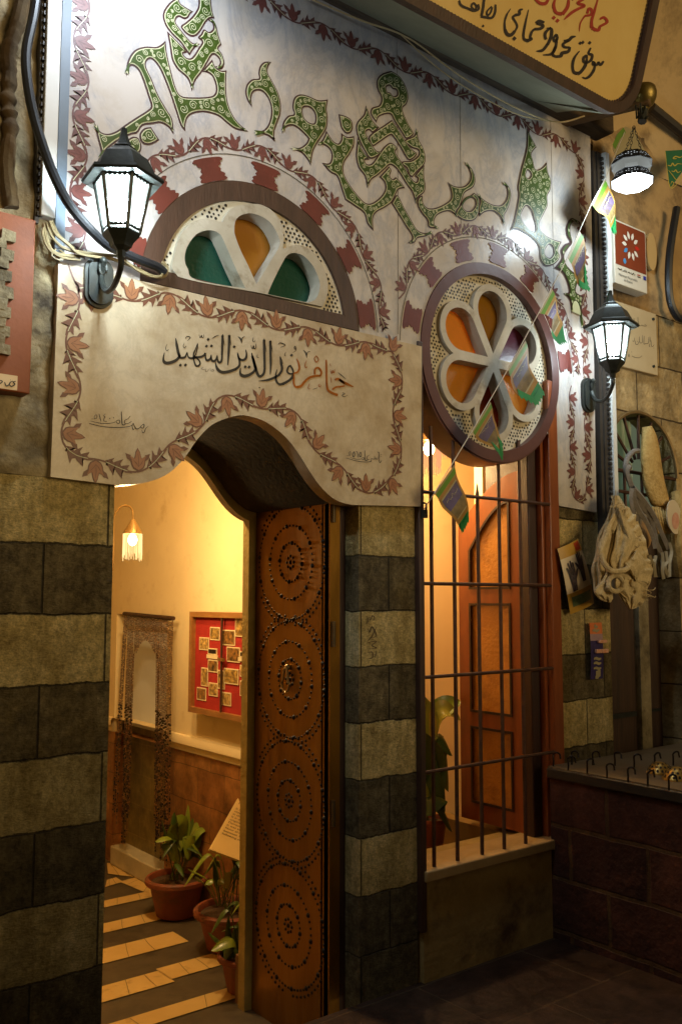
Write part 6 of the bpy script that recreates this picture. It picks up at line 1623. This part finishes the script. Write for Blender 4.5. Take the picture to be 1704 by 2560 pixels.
for lab, px, py, wpx in (('perforated yellow metal dome resting on the counter, fully in view', 1648, 1932, 30), ('perforated yellow metal dome at the right edge of the counter, nearer the street', 1690, 1948, 34)):
    c = G(px, py, .776); r = wpx/ppm(c)
    t = thing('perforated_dome', lab, 'dome', tuple(c), 'perforated domes on the counter')
    MB().lathe([(r*1.06, 0), (r*1.04, .006), (r*.98, r*.2), (r*.85, r*.48), (r*.6, r*.74), (r*.3, r*.88), (0, r*.92)], 24, 0, tuple(c)).build('shell', m_gd, t)
    mb = MB()
    for k, (rr, zz, n) in enumerate(((.96, .24, 16), (.80, .56, 14), (.52, .80, 9))):
        for j in range(n):
            a = 2*pi*(j+.5*(k % 2))/n; p = Vector((rr*math.cos(a), rr*math.sin(a), zz)); nn = Vector((p.x, p.y, p.z*1.1)).normalized(); s1 = Vector((-math.sin(a), math.cos(a), 0)); s2 = nn.cross(s1)
            hw = .10 if k < 2 else .08; hh_ = .17 if k == 0 else .11
            mb.add([tuple(Vector(c)+(p+nn*.012+s1*hw*math.cos(b)+s2*hh_*math.sin(b))*r) for b in [2*pi*i/8 for i in range(8)]], [tuple(range(8))])
    mb.build('dark_hole_discs', m_hole, t, smooth=False)  # dark spots laid on the shell, painted as shaded openings

# ================================================================ goods hanging at the shop
def knit(name, c1, c2, sc_=120):
    return M(name, c1, c2, 60, .95, bump=1.0, bscale=sc_, c3=tuple(x*.75 for x in c1[:3])+(1,), c3t=.57, c3scale=16)
m_kn = knit('knit_cream', lin((196, 174, 128)), lin((230, 210, 166)), 150)
m_kn2 = knit('knit_straw', lin((176, 142, 78)), lin((208, 176, 112)), 90)
def lump(mb, c, rx, ry, rz, seed, fold=.20, freq=2.2, n=26, k=18, tilt=0):
    R = Matrix.Rotation(tilt, 3, 'Y')
    b = len(mb.v); tmp = MB().ball((0, 0, 0), 1, n, k)
    vs = []
    for v in tmp.v:
        v = Vector(v); nz = noise.noise(v*freq+Vector((seed, seed*.7, 3)))
        rg = 1-abs(noise.noise(v*freq*1.7+Vector((seed*2, 1, seed))))*2
        s = 1+fold*nz+fold*.7*rg+.05*noise.noise(v*9+Vector((seed, 0, 0)))
        p = R @ Vector((v.x*rx*s, v.y*ry*s, v.z*rz*s)); vs.append(Vector(c)+p)
    mb.add(vs, tmp.f)
ky = 344/1447
def fp2(x, y, yy=-.10): return F(1360+x*ky, 1000+y*ky, yy)
lb = thing('loofah_bundle', 'crumpled bundle of cream knitted bath nets hanging at the shop corner', 'bath net', tuple(fp2(820, 1700)))
mb = MB(); sc0 = 1/ppm(fp2(800, 1600))*ky
def lump_px(x, y, w, h, seed, yy=-.10, th=.06, **k):
    c = fp2(x, y, yy); lump(mb, c, w/2*sc0*1.30, th, h/2*sc0, seed, **k)
lump_px(760, 1620, 330, 760, 2, yy=-.06, th=.05, fold=.1)
lump_px(900, 1750, 330, 560, 5, yy=-.06, th=.05, fold=.1)
def drape(le, ri, yy, pl, amp, bulge, seed, nu=44, nv=40):
    le = sm3([(x, y, 0) for x, y in le], 8); ri = sm3([(x, y, 0) for x, y in ri], 8)
    def fn(a, b):
        i = a*(len(le)-1); k = min(len(le)-2, int(i)); p = le[k].lerp(le[k+1], i-k)
        i = a*(len(ri)-1); k = min(len(ri)-2, int(i)); q = ri[k].lerp(ri[k+1], i-k)
        r = p.lerp(q, b); nz = noise.noise(Vector((a*4, b*4, seed)))
        env = math.sin(pi*b)**.6; ph = b*pi*2*pl+2.2*nz+seed
        return fp2(r.x+6*nz, r.y+10*noise.noise(Vector((a*6, b*6, seed+5))), yy-bulge*env*(.6+.4*math.sin(pi*min(1, a+.1)))-amp*math.sin(ph)*(.4+.6*env)-.012*nz-.003*noise.noise(Vector((a*30, b*30, seed))))
    mb.grid(fn, nu, nv)
drape([(725, 1005), (650, 1250), (560, 1430), (530, 1620), (490, 1780), (510, 1900), (520, 2030), (600, 2110)], [(765, 1005), (800, 1250), (770, 1450), (730, 1600), (710, 1750), (700, 1900), (720, 2050), (700, 2125)], -.10, 2.4, .010, .055, 1)
cen = (830, 1700)
outr = [(850, 1115), (960, 1180), (1000, 1330), (1060, 1480), (1085, 1600), (1130, 1720), (1130, 1850), (1090, 2000), (1060, 2100), (960, 2180), (890, 2205)]
o3 = sm3([(x, y, 0) for x, y in outr], 10)
def fan_(a, b):
    i = a*(len(o3)-1); k = min(len(o3)-2, int(i)); q = o3[k].lerp(o3[k+1], i-k); p = Vector((cen[0]-70, cen[1]+(q.y-cen[1])*.55, 0)); r = p.lerp(q, b)
    fr = math.sin(a*2*pi*11+3.2*noise.noise(Vector((a*6, b*2.5, 4))))
    return fp2(r.x+3*fr*b+26*(b**3)*noise.noise(Vector((a*5, 1, 3))), r.y, -.105-.050*math.sin(pi*min(1, b*.86+.1))-.011*fr*(.25+.75*b)-.010*noise.noise(Vector((a*9, b*5, 8))))
mb.grid(fan_, 180, 16)
drape([(745, 1100), (755, 1300), (735, 1500), (690, 1700), (740, 1800)], [(815, 1180), (900, 1330), (985, 1480), (930, 1610), (830, 1800)], -.155, 1.3, .007, .030, 3)
drape([(965, 1580), (890, 1650), (820, 1710), (900, 1810), (955, 1905)], [(975, 1585), (1030, 1650), (1075, 1720), (1030, 1800), (962, 1908)], -.165, .8, .004, .020, 6, 24, 20)
drape([(660, 1780), (600, 1900), (520, 1990), (560, 2080), (640, 2120)], [(700, 1800), (690, 1920), (700, 2010), (720, 2080), (690, 2130)], -.160, 1.2, .006, .030, 8, 24, 20)
drape([(760, 1850), (740, 1960), (800, 2080), (880, 2190)], [(1000, 1880), (1040, 1980), (1020, 2080), (930, 2200)], -.140, 2.5, .008, .025, 9, 24, 30)
mb.build('crumpled_net', m_kn, lb)
mb = MB()
mb.tube(sm3([fp2(590, 1620, -.19), fp2(640, 1740, -.20), fp2(720, 1800, -.21), fp2(830, 1790, -.20), fp2(880, 1760, -.18)], 8), .013, 8)
mb.tube([tuple(fp2(745+75*math.cos(a), 1930+75*math.sin(a)*1.1, -.20+.01*math.sin(a*2))) for a in [2*pi*i/24 for i in range(24)]], .012, 8, closed=True)
mb.tube(sm3([fp2(680, 1300, -.15), fp2(640, 1430, -.16), fp2(590, 1560, -.17), fp2(570, 1700, -.16)], 8), .016, 8)
mb.build('twisted_edge', m_kn, lb)
mb = MB(); rnd = random.Random(11)
for i in range(26):                              # pulled threads and loose threads
    a = rnd.random(); x = 690+a*370; y = 1120+a*a*950
    p = fp2(x+rnd.uniform(-20, 20), y, -.15+rnd.uniform(-.02, .02)); q = fp2(x+rnd.uniform(40, 130), y+rnd.uniform(-40, 70), -.12)
    m_ = (p+q)/2+Vector((0, -.02, rnd.uniform(-.01, .01))); mb.tube(sm3([p, m_, q], 3), .0024, 4)
for i in range(50):
    p = fp2(rnd.uniform(840, 1060), rnd.uniform(2000, 2120), -.12); q = p+Vector((rnd.uniform(-.03, .05), rnd.uniform(-.02, .02), rnd.uniform(-.05, .02))); mb.tube([p, (p+q)/2+Vector((.006, 0, .004)), q], .0008, 3)
for i in range(36):
    p = fp2(rnd.uniform(700, 780), 1010, -.10); q = fp2(rnd.uniform(640, 840), rnd.uniform(1300, 1400), -.16); mb.tube(sm3([p, (p+q)/2+Vector((rnd.uniform(-.01, .01), -.03, 0)), q], 3), .003, 4)
mb.build('net_threads', m_kn, lb)
mb = MB().tube([tuple(fp2(740, 1015, -.1)), tuple(fp2(760, 850, .05))], .0015, 4); mb.build('hanging_thread', m_wire, lb)
# long straw mitt
mt_ = thing('bath_mitt', 'long straw coloured scrubbing mitt hanging in front of the arched window', 'mitt', tuple(fp2(1160, 700)))
mb = MB(); rows_ = [(1075, 282, 24), (1085, 310, 80), (1098, 360, 140), (1110, 460, 200), (1115, 600, 225), (1130, 750, 245), (1150, 880, 265), (1185, 990, 268), (1210, 1080, 225), (1215, 1130, 180)]
vs = []; fs = []; nn_ = 16
for (x, y, w) in rows_:
    c = fp2(x, y, -.02)
    for j in range(nn_):
        a = 2*pi*j/nn_; vs.append(c+Vector((w/2*sc0*1.55*math.cos(a)*(1+.06*noise.noise(Vector((a, y*.01, 1)))), .032*math.sin(a), 0)))
for i in range(len(rows_)-1):
    for j in range(nn_): fs.append((i*nn_+j, i*nn_+(j+1) % nn_, (i+1)*nn_+(j+1) % nn_, (i+1)*nn_+j))
fs += [tuple(range(nn_)), tuple(range((len(rows_)-1)*nn_, len(rows_)*nn_))]
mb.add(vs, fs); o = mb.build('mitt', m_kn2, mt_); sub = o.modifiers.new('s', 'SUBSURF'); sub.levels = sub.render_levels = 2
mb = MB()
for k in range(7): mb.tube(sm3([fp2(1130+k*26, 1130, -.03), fp2(1150+k*26, 1260, -.05), fp2(1190+k*24, 1400, -.03)], 4), .009, 6)
mb.build('plastic_wrapped_end', m_kn2, mt_)
tg = thing('goods_tag', 'white oval card tag with a faded pink print on the straw mitt', 'tag', tuple(fp2(1370, 1240)))
MB().flat([ccw([(fp2(1365+75*math.cos(a)+(18*math.sin(a)), 1230+180*math.sin(a), -.08).x, fp2(1365+75*math.cos(a), 1230+180*math.sin(a), -.08).z) for a in [2*pi*i/24 for i in range(24)]])], fac, -.08, -.074).build('card', M('tag_white', lin((214, 196, 166)), rough=.4, coat=.4), tg)
MB().flat([ccw([(fp2(1378+38*math.cos(a), 1270+90*math.sin(a), -.082).x, fp2(1378+38*math.cos(a), 1270+90*math.sin(a), -.082).z) for a in [2*pi*i/18 for i in range(18)]])], fac, -.0815).build('pink_print', M('tag_pink', lin((196, 130, 110)), lin((214, 170, 140)), 40, .5), tg)
# grey cloth straps
gs_ = thing('cloth_straps', 'bunch of grey cotton back straps knotted to the window bars', 'strap', tuple(fp2(960, 1000)))
m_gc = M('grey_cotton', lin((104, 96, 88)), lin((140, 131, 120)), 30, .9, bump=.4, bscale=90)
def strap(mb, pts, w, yy): 
    c = sm3([fp2(x, y, yy) for x, y in pts], 6); n = len(c); vs = []
    for i, p in enumerate(c):
        t = i/(n-1); ww = (w[0]+(w[1]-w[0])*t)*sc0*.62; a = c[max(0, i-1)]; b = c[min(n-1, i+1)]; d = (b-a).normalized(); s = d.cross(Vector((0, 1, 0))).normalized()
        vs += [p+s*ww, p+Vector((0, -.012, 0)), p-s*ww, p+Vector((0, .012, 0))]
    fs = []
    for i in range(n-1):
        for k in range(4): fs.append((4*i+k, 4*i+(k+1) % 4, 4*i+4+(k+1) % 4, 4*i+4+k))
    mb.add(vs, fs)
gk = MB(); gk.tube(sm3([fp2(x, y, -.05) for x, y in ((985, 535), (930, 545), (875, 605), (850, 690), (865, 780), (900, 870), (930, 950))], 7), .014, 8); gk.build('knotted_end', m_gc, gs_)
for i, pts in enumerate(([(900, 700), (870, 740), (890, 840), (930, 960)], [(930, 930), (1000, 1080), (1100, 1200), (1150, 1340), (1180, 1500), (1230, 1620)], [(930, 930), (1030, 1040), (1150, 1220), (1240, 1420), (1300, 1560)], [(925, 930), (970, 1120), (1080, 1300), (1140, 1450), (1160, 1560)], [(915, 930), (910, 1050), (930, 1160), (980, 1260)])):
    mb = MB(); strap(mb, pts, (70, 62) if i in (1, 2, 3) else (60, 50), -.07-.012*i); mb.build('strap', m_gc, gs_, sharp=60)
m_gw = M('white_tape', lin((160, 148, 120)), lin((184, 172, 144)), 30, .8)
for i, pts in enumerate(([(1230, 1600), (1240, 1700), (1235, 1800), (1250, 1880)], [(1270, 1590), (1285, 1700), (1260, 1750), (1300, 1860)], [(1305, 1500), (1330, 1600), (1310, 1720), (1310, 1860)], [(1165, 1640), (1150, 1740), (1165, 1860)], [(1100, 1630), (1125, 1700), (1150, 1690)])):
    mb = MB(); strap(mb, pts, (30, 38), -.09-.008*i); mb.build('tape_end', m_gw, gs_, sharp=60)
fp_ = fp2(1060, 1380, -.05); fpn = thing('round_fan', 'tan round pad half hidden between the nets and the straps', 'pad', tuple(fp_))
mb = MB(); lump(mb, fp_, 95*sc0, .025, 190*sc0, 3, fold=.03); mb.build('pad', M('tan_pad', lin((170, 128, 78)), lin((190, 150, 98)), 30, .9), fpn)
l2 = thing('hanging_loofah', 'long straw coloured loofah cut off by the right edge of the picture', 'loofah', tuple(fp2(1420, 1600)))
mb = MB(); mb.tube(sm3([fp2(1400, 960, -.04), fp2(1410, 1150, -.05), fp2(1400, 1450, -.06), fp2(1420, 1650, -.06), fp2(1450, 1850, -.05)], 8), [.02]+[.04]*31+[.02], 10); mb.build('loofah', m_kn2, l2)
# henna poster
hp = thing('henna_poster', 'curled paper poster printed with two dark patterned hands pinned beside the window', 'poster', tuple(F(1430, 1440, -.02)))
hq = [F(*p, -.012) for p in ((1387, 1372), (1440, 1347), (1483, 1508), (1424, 1536))]
def fh(u, v, d):
    a = hq[3].lerp(hq[2], u); b = hq[0].lerp(hq[1], u); p = a.lerp(b, v); return (p.x-.010*math.sin(v*pi*1.2)*(1-u), p.y-.02*math.sin(v*pi*.9)-.012*math.sin(u*pi)+d, p.z)
m_hp = [M('poster_paper', lin((214, 196, 166)), lin((228, 212, 184)), 10, .35, coat=.5), M('poster_gold', lin((180, 136, 40)), lin((204, 160, 70)), 12, .35), M('poster_green', lin((60, 96, 60)), lin((130, 140, 100)), 50, .35), M('poster_red', lin((180, 60, 24)), rough=.35), M('henna_black', lin((34, 26, 34)), lin((86, 70, 76)), 70, .4, mid=.55, contrast=.1)]
mb = MB(); mb.grid(lambda a, b: fh(a, b, 0), 10, 20, 0)
mb.grid(lambda a, b: fh(a, .83+b*.17, -.001), 8, 4, 1).grid(lambda a, b: fh(a, b*.30, -.001), 8, 6, 1).grid(lambda a, b: fh(.12+a*.76, .09+b*.15, -.002), 8, 4, 2).grid(lambda a, b: fh(.66+a*.28, .86+b*.12, -.002), 4, 4, 3)
mb.build('sheet', m_hp, hp)
mb = MB()
HAND = [(-.07, -.5), (.09, -.5), (.13, -.1), (.20, .02), (.27, .20), (.23, .22), (.13, .10), (.14, .22), (.13, .46), (.08, .46), (.07, .24), (.05, .54), (-.0, .54), (-.01, .24), (-.05, .50), (-.10, .49), (-.07, .22), (-.13, .36), (-.17, .34), (-.12, .10), (-.10, -.1)]
for cu, cv, fl_ in ((.27, .53, 1), (.70, .62, -1)):
    P = ccw([(cu+x*fl_*.95, cv+y*.44) for x, y in HAND]); mb.flat([P], fh, -.003)
mb.build('printed_hands', m_hp[4], hp, smooth=False)
# display card with small packets
cd = thing('display_card', 'narrow orange to violet shop card with small orange packets hanging below the poster', 'card', tuple(F(1486, 1630, -.01)))
cq = [F(*p, -.005) for p in ((1471, 1557), (1502, 1558), (1500, 1701), (1470, 1699))]
fcd = lambda u, v, d: (cq[0].x+(cq[1].x-cq[0].x)*u, -.006+d-.006*math.sin(v*pi), cq[3].z+(cq[0].z-cq[3].z)*v)
mc = [M('card_orange', lin((214, 110, 50)), lin((232, 140, 84)), 16, .4), M('card_lilac', lin((190, 160, 150)), lin((150, 120, 140)), 16, .4), M('card_violet', lin((44, 34, 84)), lin((60, 46, 100)), 16, .4), M('packet_orange', lin((206, 110, 60)), lin((236, 200, 170)), 60, .35)]
mb = MB(); mb.grid(lambda a, b: fcd(a, .80+b*.2, 0), 4, 4, 0).grid(lambda a, b: fcd(a, .68+b*.12, 0), 4, 4, 1).grid(lambda a, b: fcd(a, b*.68, 0), 4, 8, 2)
mb.build('card', mc[:3], cd)
mb = MB()
for u0, u1, v0, v1 in ((.5, 1.12, .635, .695), (.25, .68, .46, .53), (.70, 1.22, .455, .53)):
    a, b = fcd(u0, v0, 0), fcd(u1, v1, 0); mb.box(a[0], b[0], -.03, -.014, a[2], b[2])
mb.build('packet', mc[3], cd, bevel=.003)
mb = MB(); 
strokes(mb, """.03 .06 .03|.35,.93 .5,.95 .45,.92 .65,.93
.03 .06 .03|.2,.86 .4,.87 .5,.85 .75,.87
.03 .05 .03|.2,.36 .4,.37 .6,.35 .8,.36
.03 .05 .03|.2,.28 .4,.29 .6,.27 .8,.28
.03 .05 .03|.2,.19 .4,.20 .6,.18 .8,.19
.05 .12 .06|.35,.03 .6,.05 .4,.08 .75,.10 .55,.14""", 0, 0, 1, qm, fcd, -.002)
mb.build('card_print', [m_flg[4]], cd, smooth=False)

# wall added behind the viewer, its height set to shade the lower front
shade_wall = MB().box(-9, 8, -5.2, -4.9, 0, 1.75).build('added_shade_wall', m_nb); tag(shade_wall, 'unseen wall added across the lane to shade the lower front', 'wall')
